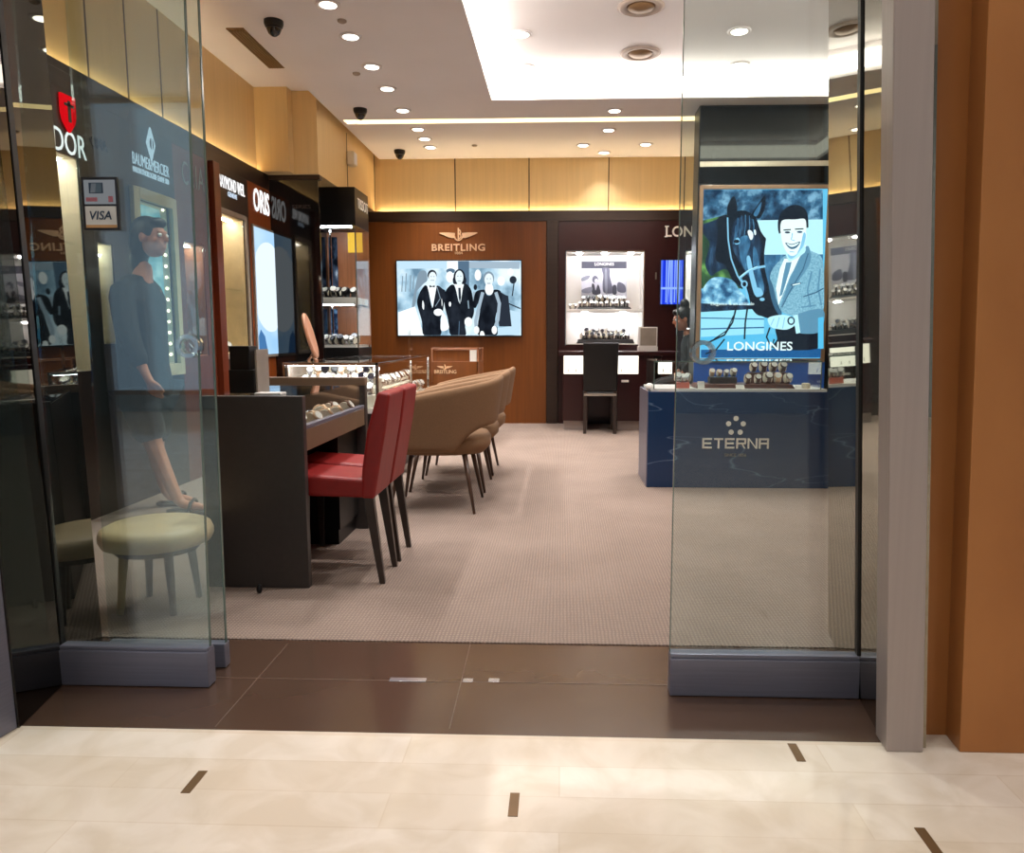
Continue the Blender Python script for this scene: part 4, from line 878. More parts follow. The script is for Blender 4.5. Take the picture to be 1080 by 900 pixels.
tag(MB().box(.66, .74, 8.33, 8.36, .54, .565).box(.685, .715, 8.345, 8.38, .545, .56).build('drawer_pull', 'letter', bevel=.003), 'pale pull handle on the maroon desk beside the black chair', 'handle')

# ================================================================== BLUE MARBLE COUNTER
t = thing('vitrine_counter', 'blue veined marble counter carrying a glass vitrine behind the glass door', 'counter', (1.2, 5.4, .004))
bl, br_, bt = PY(684, 412, 5.2).x, 1.845, PY(780, 413.5, 5.2).z
bx(bl, br_, 5.2, 5.72, .004, bt).build('body', 'blue', t, bevel=.004)
bx(bl - .006, bl, 5.205, 5.72, .004, bt).build('side_strip', 'steel', t)
bx(bl + .02, br_ - .04, 5.215, 5.70, bt, bt + .018).build('deck', 'white', t)
vx0, vx1, vt = PY(690, 380, 5.2).x, PY(868, 380, 5.2).x, PY(780, 381, 5.2).z
gb = MB().box(vx0, vx1, 5.21, 5.214, bt + .018, vt - .006).box(vx0, vx0 + .004, 5.214, 5.68, bt + .018, vt - .006).box(vx1 - .004, vx1, 5.214, 5.68, bt + .018, vt - .006)
gb.build('glass_case', 'vglass', t); bx(vx0, vx1, 5.21, 5.685, vt - .006, vt).build('glass_top', 'vglass', t)
eg = MB()
for x in (vx0, vx1 - .006): eg.box(x, x + .006, 5.207, 5.213, bt + .018, vt)
eg.box(vx0, vx1, 5.205, 5.210, vt - .008, vt)
eg.build('glass_edge', 'glass_edge', t)
# dots, letters
cd = PY(776, 449.5, 5.2)
mb = MB()
for k in range(5):
    an = PI / 2 + k * 2 * PI / 5; mb.prism([(cd.x + .052 * math.cos(an) + .0175 * math.cos(j * PI / 9), 5.199, cd.z + .052 * math.sin(an) + .0175 * math.sin(j * PI / 9)) for j in range(18)], (0, -.004, 0))
mb.build('dot_emblem', 'letter', t)
a, b = PY(741, 473, 5.2), PY(811, 462.5, 5.2)
# square wide letters drawn as bars
def block_word(mb, word, x0, x1, z0, z1, Y, w=.012, d=.005):
    n = len(word); pitch = (x1 - x0) / n; lw = pitch * .80; h = z1 - z0
    for i, ch in enumerate(word):
        x = x0 + i * pitch; X = lambda f: x + lw * f
        hb = lambda z, f0=0, f1=1: mb.box(X(f0), X(f1), Y - d, Y, z - w / 2, z + w / 2)
        vb = lambda f, za=z0, zb=z1: mb.box(X(f) - w / 2, X(f) + w / 2, Y - d, Y, za, zb)
        top, mid, bot = z1 - w / 2, (z0 + z1) / 2, z0 + w / 2
        if ch == 'E': vb(.05); hb(top); hb(mid, 0, .92); hb(bot)
        if ch == 'T': hb(top); vb(.5)
        if ch == 'R': vb(.05); hb(top); hb(mid); vb(.95, mid, z1); mb.prism([(X(.5), Y, mid), (X(.66), Y, mid), (X(1.0), Y, z0), (X(.84), Y, z0)], (0, -d, 0))
        if ch == 'N': vb(.05); vb(.95); mb.prism([(X(0), Y, z1), (X(.15), Y, z1), (X(1.0), Y, z0), (X(.85), Y, z0)], (0, -d, 0))
        if ch == 'A': vb(.05); vb(.95); hb(top); hb(mid)
    return mb
block_word(MB(), 'ETERNA', a.x, b.x + .012, a.z, b.z, 5.199).build('lettering', 'letter', t)
a, b = PY(764, 481.5, 5.2), PY(787, 478.5, 5.2)
text_mb('SINCE 1856', ((a.x + b.x) / 2, 5.197, (a.z + b.z) / 2), (1, 0, 0), (0, 0, 1), b.x - a.x, b.z - a.z, .004).build('lettering', 'letter_grey', t)
zb = bt + .018
tray(PY(733, 408, 5.3).x, PY(838, 408, 5.3).x, 5.28, 5.52, zb, 'long brown tray under the watches in the glass vitrine', 'tray_brown', .028)
zt = zb + .028
watches(row(PY(783, 400, 5.33).x, PY(836, 400, 5.33).x, 5.33, zt, 5), ['gold', 'brown', 'steel'], 'lying in front on the brown tray of the vitrine', 'watches on the vitrine tray', sc=1.3, mess=.3)
tag(bx(PY(789, 400, 5.44).x, PY(830, 400, 5.44).x, 5.41, 5.48, zt, zt + .075).build('display_block', 'tray_brown', bevel=.003), 'raised brown block behind the front watches in the vitrine', 'display block')
watches(row(PY(789, 395, 5.44).x, PY(830, 395, 5.44).x, 5.44, zt + .075, 4), ['brown'], 'upright on the raised brown block of the vitrine', 'watches on the vitrine block', sc=1.35, mess=.2)
tag(bx(PY(748, 403, 5.4).x, PY(776, 403, 5.4).x, 5.36, 5.46, zt, zt + .045).build('display_block', 'tray_dark', bevel=.003), 'low dark block at the middle of the vitrine', 'display block')
watches(row(PY(747, 395, 5.4).x, PY(777, 395, 5.4).x, 5.40, zt + .045, 4), ['gold', 'steel'], 'on the low dark block of the vitrine', 'watches on the low vitrine block', sc=1.05, mess=.3)
tag(bx(PY(713, 408, 5.3).x, PY(727, 408, 5.3).x, 5.28, 5.34, zb, zb + .04).build('gift_box', 'pink', bevel=.004), 'small salmon pink box at the corner of the vitrine', 'box')
watches(row(PY(712, 404, 5.31).x, PY(728, 404, 5.31).x, 5.31, zb + .04, 3), ['steel'], 'on the salmon pink box in the vitrine', 'watches on the pink box', sc=1.15)
for u0, u1, h, lb in ((735, 742, .05, 'white card beside the pink box in the vitrine'), (775, 784, .025, 'white card between the dark block and the gold watches'), (838, 844, .02, 'white card past the far end of the brown tray')):
    a = PY(u0, 405, 5.3).x; b = PY(u1, 405, 5.3).x
    tag(MB().prism([(a, 5.255, zb), (b, 5.255, zb), (b, 5.275, zb + h), (a, 5.275, zb + h)], (0, .006, 0)).build('price_card', 'white'), lb, 'card')
tag(MB().lathe([(.028, 0), (.028, .035), (.02, .037), (.001, .037)], (PY(849, 406, 5.32).x, 5.30, zb), 18).build('display_puck', 'offwhite', smooth=False), 'pale round stand at the empty end of the vitrine', 'stand')
tag(MB().ell((PY(687, 410, 5.25).x - .012, 5.26, bt + .028), (.03, .03, .028)).build('tissue', 'white'), 'crumpled white tissue on the corner of the blue counter', 'tissue')

# ================================================================== TALL TOWER WITH HORSE PICTURE
YT = 7.15
t = thing('advertising_tower', 'tall tower with lit picture of a man with a dark horse', 'advertising display', (1.9, 7.3, .004))
tx0, tx1 = PY(733.5, 300, YT).x, PY(873, 300, YT).x
sx0, sx1, sz0, sz1 = PY(739, 300, YT).x, PY(868, 300, YT).x, PY(800, 378, YT).z, PY(800, 200, YT).z
bx(tx0, tx1, YT, YT + .26, .004, ZC - .002).build('column', 'black', t)
bx(tx0, tx1, YT - .02, YT, .004, sz0 - .03).build('base_panel', pm('royal_blue', (.10, .38, .78), .3), t)
bx(tx0 + .01, tx1 - .01, YT - .015, YT, sz1 + .06, ZC - .02).build('header_glass', 'header', t)
fw = .035
MB().box(sx0 - fw, sx0, YT - .03, YT, sz0 - fw, sz1 + fw).box(sx1, sx1 + fw, YT - .03, YT, sz0 - fw, sz1 + fw).box(sx0, sx1, YT - .03, YT, sz1, sz1 + fw).box(sx0, sx1, YT - .03, YT, sz0 - fw, sz0).build('frame', pm('tan_frame', (.62, .50, .38), .4), t, bevel=.003)
MB().box(tx0 + .01, tx1 - .01, YT - .022, YT - .015, sz1 + .20, sz1 + .245).build('cove_reflection', pm('cream_reflection', (.80, .76, .66), .4), t)  # cream strip built in place of the cove's reflection in the header
TE = lambda n, c, s=1.25: em(n, c, s)
bx(sx0, sx1, YT - .012, YT - .008, sz0, sz1).build('display', TE('c_water', (.40, .74, .90)), t)
A = Art(YT - .0125, 4.5, 690, 180); A.clip = (221, 800, 91, 888)
FOL = em_noise('c_foliage', [(.35, (.06, .17, .28)), (.5, (.20, .38, .52)), (.65, (.50, .68, .80))], (1, 1, 1), 1.25, 11, 4)
FOL2 = em_noise('c_foliage_pale', [(.35, (.12, .30, .46)), (.52, (.40, .64, .80)), (.68, (.72, .90, .97))], (1, 1, 1), 1.25, 13, 4)
GRN = em_noise('c_green', [(.35, (.08, .17, .16)), (.55, (.25, .42, .25)), (.7, (.55, .80, .42))], (1, 1, 1), .9, 7, 3)
NV = TE('c_navy', (.035, .07, .13)); NV2 = em_noise('c_navy2', [(.35, (.05, .10, .18)), (.55, (.10, .19, .30)), (.75, (.24, .40, .54))], (2, 1, .7), 1.2, 9, 4); MB2 = em_noise('c_mid', [(.3, (.13, .28, .42)), (.55, (.24, .45, .61)), (.75, (.42, .64, .78))], (2, 1, .8), 1.2, 10, 4); HL = TE('c_high', (.52, .76, .90)); PA = TE('c_pale', (.74, .92, .98)); WH = TE('c_white', (.93, .99, 1)); SU = em_noise('c_suit', [(.35, (.42, .62, .73)), (.65, (.58, .77, .86))], (1, 1, 1), 1.2, 60, 3); SU2 = TE('c_suit2', (.36, .55, .67)); SU3 = TE('c_suit3', (.22, .38, .50)); CY_ = TE('c_cyan', (.34, .72, .90)); DP = TE('c_deep', (.07, .33, .56))
A.poly(FOL, [(221, 90), (805, 90), (803, 236), (490, 240), (220, 245)], False)
A.poly(PA, [(480, 236), (803, 232), (800, 400), (480, 400)], False)
A.poly(GRN, [(220, 240), (360, 205), (420, 560), (216, 560)], False)
A.poly(FOL2, [(216, 590), (260, 520), (310, 505), (370, 520), (400, 560), (440, 640), (216, 640)]); A.poly(NV2, [(214, 630), (470, 640), (470, 660), (214, 672)], False)
A.poly(TE('c_lake', (.60, .86, .95)), [(213, 672), (520, 655), (520, 780), (210, 790)], False); A.poly(CY_, [(210, 790), (520, 775), (790, 790), (790, 840), (210, 845)], False); A.poly(DP, [(210, 850), (792, 845), (792, 888), (210, 888)], False)
A.poly(MB2, [(520, 400), (800, 398), (796, 660), (520, 660)], False)
A.line(DP, [(212, 700), (520, 705)], 5); A.line(DP, [(212, 752), (520, 745)], 6)
# horse: neck and chest, head, ears
A.poly(NV2, [(222, 262), (290, 235), (335, 212), (362, 255), (372, 420), (420, 560), (380, 525), (345, 470), (300, 480), (268, 500), (240, 440), (262, 350), (232, 300)])
A.poly(NV, [(300, 230), (350, 215), (372, 300), (372, 430), (410, 540), (370, 520), (338, 450), (290, 420), (300, 300)])
A.poly(NV, [(455, 635), (500, 600), (560, 560), (600, 640), (580, 700), (520, 696), (470, 665)])
A.poly(NV, [(348, 232), (344, 185), (352, 155), (377, 122), (393, 175), (386, 222), (366, 266)]); A.poly(NV, [(460, 212), (488, 165), (524, 120), (523, 180), (500, 226), (480, 224)]); A.poly(MB2, [(470, 208), (490, 172), (508, 150), (500, 190), (484, 218)])
A.poly(NV, [(384, 200), (430, 192), (478, 222), (502, 285), (526, 330), (520, 395), (524, 470), (545, 560), (560, 625), (542, 668), (500, 690), (462, 655), (440, 570), (402, 490), (370, 430), (352, 340), (358, 260)])
A.poly(NV2, [(380, 240), (430, 215), (475, 245), (492, 300), (510, 350), (500, 420), (512, 500), (530, 570), (480, 600), (452, 520), (410, 450), (375, 380), (365, 310)])
A.poly(MB2, [(400, 330), (440, 310), (455, 350), (440, 400), (455, 470), (470, 540), (445, 500), (410, 430)]); A.poly(MB2, [(470, 360), (490, 400), (500, 470), (520, 560), (500, 600), (478, 520), (466, 430)]); A.poly(HL, [(436, 420), (452, 410), (470, 490), (488, 570), (474, 590), (452, 510)]); A.poly(HL, [(376, 330), (398, 320), (404, 345), (384, 352)])
for x0_, y0_, x1_, y1_ in ((395, 225, 382, 330), (412, 215, 402, 318), (430, 212, 424, 312), (448, 215, 446, 308), (465, 232, 468, 300), (385, 262, 372, 350)): A.line(MB2, [(x0_, y0_), ((x0_ + x1_) / 2 + 4, (y0_ + y1_) / 2), (x1_, y1_)], 4)
A.poly(WH, [(440, 292), (452, 284), (466, 300), (464, 325), (452, 328)]); A.poly(WH, [(470, 285), (478, 284), (480, 302), (474, 308)])
A.ell(NV, (388, 338), 14, 9); A.ell(NV, (518, 330), 9, 14)
A.line(HL, [(345, 225), (348, 330), (362, 420), (392, 500), (432, 560), (438, 610)], 7); A.line(HL, [(400, 512), (440, 480), (485, 462), (524, 455)], 11); A.line(PA, [(404, 505), (445, 474), (486, 456)], 4); A.ell(HL, (424, 540), 16, 18); A.ell(NV, (424, 540), 9, 11); A.ell(NV, (480, 620), 15, 20); A.ell(HL, (508, 612), 12, 8); A.poly(HL, [(470, 560), (500, 560), (512, 590), (480, 600)])
A.line(NV, [(388, 640), (368, 720), (330, 780), (240, 822)], 8); A.line(NV, [(372, 690), (340, 760), (280, 800)], 5); A.line(NV, [(440, 640), (428, 720), (424, 800)], 8); A.line(NV, [(330, 800), (290, 850), (240, 870)], 7)
# man
A.poly(SU, [(556, 470), (590, 430), (622, 402), (700, 372), (748, 388), (785, 410), (798, 470), (800, 640), (775, 690), (720, 720), (650, 690), (600, 670), (572, 610), (545, 520)])
A.poly(SU3, [(545, 520), (562, 560), (580, 640), (600, 672), (590, 690), (560, 640), (540, 560)])
A.poly(WH, [(612, 420), (640, 420), (716, 352), (700, 400), (640, 500), (596, 610), (584, 640), (572, 560), (590, 470)], False)
A.poly(SU2, [(620, 438), (646, 436), (638, 470), (602, 590), (588, 600), (606, 500)], False)
A.poly(SU2, [(716, 360), (735, 430), (690, 510), (620, 610), (592, 660), (640, 510)]); A.line(SU3, [(724, 395), (700, 470), (640, 570), (600, 650)], 5); A.line(SU3, [(640, 545), (690, 535)], 9); A.line(WH, [(650, 545), (685, 537)], 5)
A.line(SU2, [(740, 480), (720, 570), (735, 650)], 8); A.line(SU2, [(780, 470), (770, 560), (786, 640)], 8); A.line(SU3, [(700, 600), (760, 580), (796, 560)], 6); A.line(SU2, [(690, 650), (760, 640)], 7)
A.poly(PA, [(622, 385), (700, 360), (706, 392), (640, 432), (626, 420)]); A.poly(HL, [(630, 395), (690, 372), (660, 412), (636, 420)])
A.poly(NV, [(584, 300), (580, 245), (598, 200), (640, 170), (688, 172), (718, 205), (724, 280), (716, 308), (600, 300)])
A.poly(WH, [(592, 262), (606, 238), (660, 236), (706, 234), (714, 270), (714, 318), (700, 360), (672, 396), (646, 408), (622, 392), (604, 355), (594, 310)])
A.poly(HL, [(700, 300), (712, 310), (700, 360), (670, 396), (686, 360)]); A.ell(PA, (720, 292), 8, 18); A.line(NV, [(606, 286), (640, 284)], 6); A.line(NV, [(660, 282), (700, 280)], 6); A.ell(NV2, (624, 297), 13, 5); A.ell(NV2, (682, 295), 13, 5); A.line(HL, [(648, 300), (642, 332), (658, 336)], 5); A.poly(SU3, [(614, 345), (645, 352), (684, 340), (668, 368), (644, 376), (626, 366)]); A.poly(WH, [(620, 349), (645, 356), (678, 345), (664, 360), (644, 366), (630, 360)]); A.line(HL, [(634, 388), (656, 390)], 4)
A.poly(NV, [(570, 745), (650, 735), (700, 770), (760, 742), (772, 760), (764, 845), (560, 845), (575, 800)]); A.poly(SU2, [(660, 690), (790, 660), (780, 760), (710, 775), (668, 760)]); A.poly(PA, [(650, 688), (672, 684), (684, 770), (664, 775)], False)
A.poly(PA, [(530, 705), (560, 690), (610, 686), (650, 700), (656, 735), (620, 755), (575, 752), (545, 742)]); A.line(HL, [(560, 702), (545, 735)], 4); A.line(HL, [(585, 698), (572, 745)], 4); A.line(HL, [(610, 698), (600, 750)], 4); A.ell(NV2, (640, 714), 18, 20); A.ell(PA, (640, 714), 11, 13)
A.line(NV, [(540, 745), (524, 790), (548, 840), (560, 800)], 8); A.poly(CY_, [(766, 700), (792, 695), (792, 845), (766, 845)], False)
A.text(WH, 'LONGINES', 340, 645, 812, 854, offset=.012)
A.text(WH, 'Elegance is an attitude', 262, 465, 626, 645)
A.build('picture', t)
# ================================================================== RED CHAIRS
def red_chair(y0, y1, label):
    t = thing('red_chair', label, 'chair', (-.98, (y0 + y1) / 2, .004), 'red leather chairs')
    m = .02
    MB().hexa([(-1.215, y0, .385), (-.80, y0, .375), (-.80, y1, .375), (-1.215, y1, .385)], [(-1.215, y0, .485), (-.80, y0, .455), (-.80, y1, .455), (-1.215, y1, .485)]).build('seat', 'red', t, bevel=.016, seg=3)
    mb = MB(); prof = [(-.835, .375), (-.775, .372), (-.752, .50), (-.722, .66), (-.700, .815), (-.752, .822), (-.80, .66), (-.825, .50)]
    mb.prism([(x, y0 - .004, z) for x, z in prof], (0, y1 - y0 + .008, 0))
    mb.build('backrest', 'red', t, bevel=.014, seg=3)
    for y, ty in ((y0 + .005, .0), (y1 - .037, .0)):
        MB().hexa([(-.765, y + .006, .004), (-.742, y + .006, .004), (-.742, y + .028, .004), (-.765, y + .028, .004)], [(-.825, y, .38), (-.782, y, .378), (-.782, y + .034, .378), (-.825, y + .034, .38)]).build('leg', 'legs', t, bevel=.002)
        MB().hexa([(-1.200, y + .006, .004), (-1.178, y + .006, .004), (-1.178, y + .028, .004), (-1.200, y + .028, .004)], [(-1.205, y, .388), (-1.165, y, .388), (-1.165, y + .034, .388), (-1.205, y + .034, .388)]).build('leg', 'legs', t, bevel=.002)
    return t
red_chair(3.075, 3.355, 'red leather chair with dark tapered legs, nearer the shop entrance')
red_chair(3.395, 3.675, 'red leather chair with dark tapered legs, nearer the tan armchairs')

# ================================================================== TAN TUB CHAIRS
def tub():
    t = thing('tub_armchair', 'tan felt tub armchair nearest the red chairs', 'armchair', (-.76, 4.60, .004), 'tan tub armchairs')
    n = 40; TH = 2.25; vs = []; R_ = []
    for i in range(n + 1):
        a = -TH + 2 * TH * i / n; c = abs(a) / TH
        ra, rb = .335, .250                      # plan half depth, half width at the bottom
        s = math.sin(a); k = math.cos(a)
        sq = 1 / (abs(k) ** 2.6 + abs(s) ** 2.6) ** (1 / 2.6)
        top = .80 - .15 * (c ** 1.3)
        zb = .375 + .15 * max(0, 1 - (abs(a) / 1.12) ** 5)
        flare_t = 1.17 if True else 1
        ring = []
        for j in range(9):
            f = j / 8; z = zb + (top - zb) * f
            fl = 1 + .20 * ((z - .375) / .42) ** 1.1 * (1 - .55 * c)
            ring.append((ra * k * sq * fl - .01, rb * s * sq * fl, z))
        R_.append(ring)
    mb = MB()
    def shell(off):
        out = []
        for i, ring in enumerate(R_):
            p = Vector((R_[min(i + 1, n)][4][0] - R_[max(i - 1, 0)][4][0], R_[min(i + 1, n)][4][1] - R_[max(i - 1, 0)][4][1], 0)).normalized()
            nn = Vector((p.y, -p.x, 0)); out.append([Vector(q) + nn * off for q in ring])
        return out
    O, I = shell(.024), shell(-.024)
    N9 = 9; vs = []
    for i in range(n + 1):
        o, q = O[i], I[i]
        mid_t = (o[8] + q[8]) / 2 + Vector((0, 0, .016)); mid_b = (o[0] + q[0]) / 2 - Vector((0, 0, .012))
        vs += o + [mid_t] + q[::-1] + [mid_b]
    L = 20
    fs = [(i * L + j, (i + 1) * L + j, (i + 1) * L + (j + 1) % L, i * L + (j + 1) % L) for i in range(n) for j in range(L)]
    fs += [tuple(range(L)), tuple(n * L + j for j in range(L - 1, -1, -1))]
    mb.add(vs, fs); mb.build('shell', 'tub', t, smooth=True, local=True, sub=1)
    mb = MB(); prof = [(.001, .335), (.20, .335), (.255, .345), (.285, .38), (.29, .43), (.27, .465), (.20, .482), (.001, .486)]
    k0 = 0
    for r, z in prof: pass
    vs = []; m = 36
    for r, z in prof:
        for j in range(m):
            a = 2 * PI * j / m; k, s = math.cos(a), math.sin(a); sq = 1 / (abs(k) ** 3 + abs(s) ** 3) ** (1 / 3)
            vs.append((r * 1.16 * k * sq - .005, r * .80 * s * sq, z))
    fs = [(i * m + j, i * m + (j + 1) % m, (i + 1) * m + (j + 1) % m, (i + 1) * m + j) for i in range(len(prof) - 1) for j in range(m)] + [tuple(range(m - 1, -1, -1)), tuple((len(prof) - 1) * m + j for j in range(m))]
    mb.add(vs, fs); mb.build('seat_cushion', 'tub', t, smooth=True, local=True)
    for sx, sy in ((1, 1), (1, -1), (-1, 1), (-1, -1)):
        MB().tube([(sx * .19 , sy * .17, .345), (sx * .252, sy * .235, .0)], [.017, .0085], 10).build('leg', 'legs_m', t, local=True, smooth=True)
    return t
T0 = tub()
dup(T0, (-.76, 5.21, .004), 'tan felt tub armchair in the middle of the row of three', 0)
dup(T0, (-.76, 5.82, .004), 'tan felt tub armchair nearest the brown emblem counter', 0)

# ================================================================== STOOL BEHIND THE GLASS
t = thing('round_stool', 'low round cream stool behind the glass door by the charcoal desk', 'stool', (-1.555, 2.80, .004))
MB().lathe([(.001, .255), (.17, .255), (.193, .262), (.203, .282), (.203, .302), (.195, .322), (.17, .334), (.001, .338)], (-1.555, 2.80, 0), 40).build('seat', 'cream', t, smooth=True)
MB().lathe([(.001, .232), (.15, .232), (.155, .255), (.001, .255)], (-1.555, 2.80, 0), 32).build('under_frame', 'legs', t, smooth=False)
for a in (PI / 4, 3 * PI / 4, 5 * PI / 4, 7 * PI / 4):
    MB().tube([(-1.555 + .12 * math.cos(a), 2.80 + .12 * math.sin(a), .24), (-1.555 + .145 * math.cos(a), 2.80 + .145 * math.sin(a), .004)], [.018, .012], 8).build('leg', 'cream' if a > 3.5 and a < 4.5 else 'legs', t, smooth=True)  # one leg coloured cream to paint in the light on it
c = PZ(240, 648, .02)
tag(MB().ell((c.x + .01, 2.95, .024), (.012, .012, .02)).build('floor_stop', 'black', smooth=True), 'small black door stop on the carpet beside the second glass leaf', 'door stop')

# ================================================================== PEOPLE
def skin_mesh(verts, edges, radii, root=0, sub=1):
    me = bpy.data.meshes.new('s'); me.from_pydata([tuple(v) for v in verts], edges, []); o = bpy.data.objects.new('s', me); COL.objects.link(o)
    md = o.modifiers.new('s', 'SKIN'); md.use_smooth_shade = True; md.branch_smoothing = .6
    for i, r in enumerate(radii):
        sv = me.skin_vertices[0].data[i]; sv.radius = r if hasattr(r, '__len__') else (r, r); sv.use_root = (i == root)
    ss = o.modifiers.new('u', 'SUBSURF'); ss.levels = sub; ss.render_levels = sub
    dg = bpy.context.evaluated_depsgraph_get(); m2 = bpy.data.meshes.new_from_object(o.evaluated_get(dg))
    bpy.data.objects.remove(o); bpy.data.meshes.remove(me)
    vs = [v.co.copy() for v in m2.vertices]; fs = [tuple(p.vertices) for p in m2.polygons]; bpy.data.meshes.remove(m2)
    return vs, fs
def fuse(mb, name, mat, parent, vox=.008):
    me = bpy.data.meshes.new('f'); me.from_pydata(mb.v, [], mb.f); bm = bmesh.new(); bm.from_mesh(me); bmesh.ops.recalc_face_normals(bm, faces=bm.faces); bm.to_mesh(me); bm.free()
    o = bpy.data.objects.new('f', me); COL.objects.link(o)
    r = o.modifiers.new('r', 'REMESH'); r.mode = 'VOXEL'; r.voxel_size = vox; r.use_smooth_shade = True
    sm = o.modifiers.new('m', 'SMOOTH'); sm.iterations = 4; sm.factor = .5
    dg = bpy.context.evaluated_depsgraph_get(); m2 = bpy.data.meshes.new_from_object(o.evaluated_get(dg))
    bpy.data.objects.remove(o)
    q = MB(); q.add([v.co.copy() for v in m2.vertices], [tuple(p.vertices) for p in m2.polygons]); bpy.data.meshes.remove(m2)
    return q.build(name, mat, parent, smooth=True)
def head_mb(mb, c, fwd, up, s=1.0):
    """head with brow, nose, lips, chin and ears around centre c, looking along fwd"""
    fwd = Vector(fwd).normalized(); side = Vector(up).cross(fwd).normalized(); up = fwd.cross(side).normalized(); c = Vector(c)
    Rm = Matrix((side, fwd, up)).transposed()
    L = lambda x, y, z: c + side * x * s + fwd * y * s + up * z * s
    E = lambda p, r: mb.ell(L(*p), [q * s for q in r], 16, 12, 0, Rm)
    E((0, -.012, .025), (.074, .092, .088)); E((0, .018, -.04), (.058, .070, .072)); E((0, .050, -.085), (.028, .026, .022)); E((0, .078, .03), (.045, .012, .012))
    E((0, .098, -.012), (.011, .018, .018)); E((0, .088, .005), (.008, .014, .026)); E((0, .084, -.052), (.022, .008, .006)); E((0, .083, -.061), (.019, .008, .006))
    for sg in (-1, 1): E((sg * .076, -.005, -.005), (.010, .018, .030)); E((sg * .040, .058, -.018), (.02, .02, .018))
    return L, Rm
def hand(V, E_, R_, wi, wrist, d, palm_n, thumb, s=1.0):
    """palm and five bent fingers continuing the arm's skin chain from vertex wi"""
    d = Vector(d).normalized(); pn = Vector(palm_n).normalized(); th = Vector(thumb).normalized()
    k = len(V); V.append(Vector(wrist) + d * .05 * s); R_.append((.026 * s, .018 * s)); E_.append((wi, k))
    for i, (off, ln) in enumerate(((.030, .066), (.010, .076), (-.010, .070), (-.029, .055))):
        p0 = Vector(wrist) + d * .088 * s + th * off * s; a = len(V)
        V += [p0, p0 + d * ln * .5 * s + pn * .012 * s, p0 + d * ln * .85 * s + pn * .034 * s]; R_ += [.0095 * s, .0085 * s, .0075 * s]
        E_ += [(k, a), (a, a + 1), (a + 1, a + 2)]
    p0 = Vector(wrist) + d * .045 * s + th * .036 * s; a = len(V)
    V += [p0, p0 + (d * .8 + th * .5) * .035 * s, p0 + (d + pn * .3) * .066 * s + th * .016 * s]; R_ += [.012 * s, .0105 * s, .009 * s]
    E_ += [(k, a), (a, a + 1), (a + 1, a + 2)]
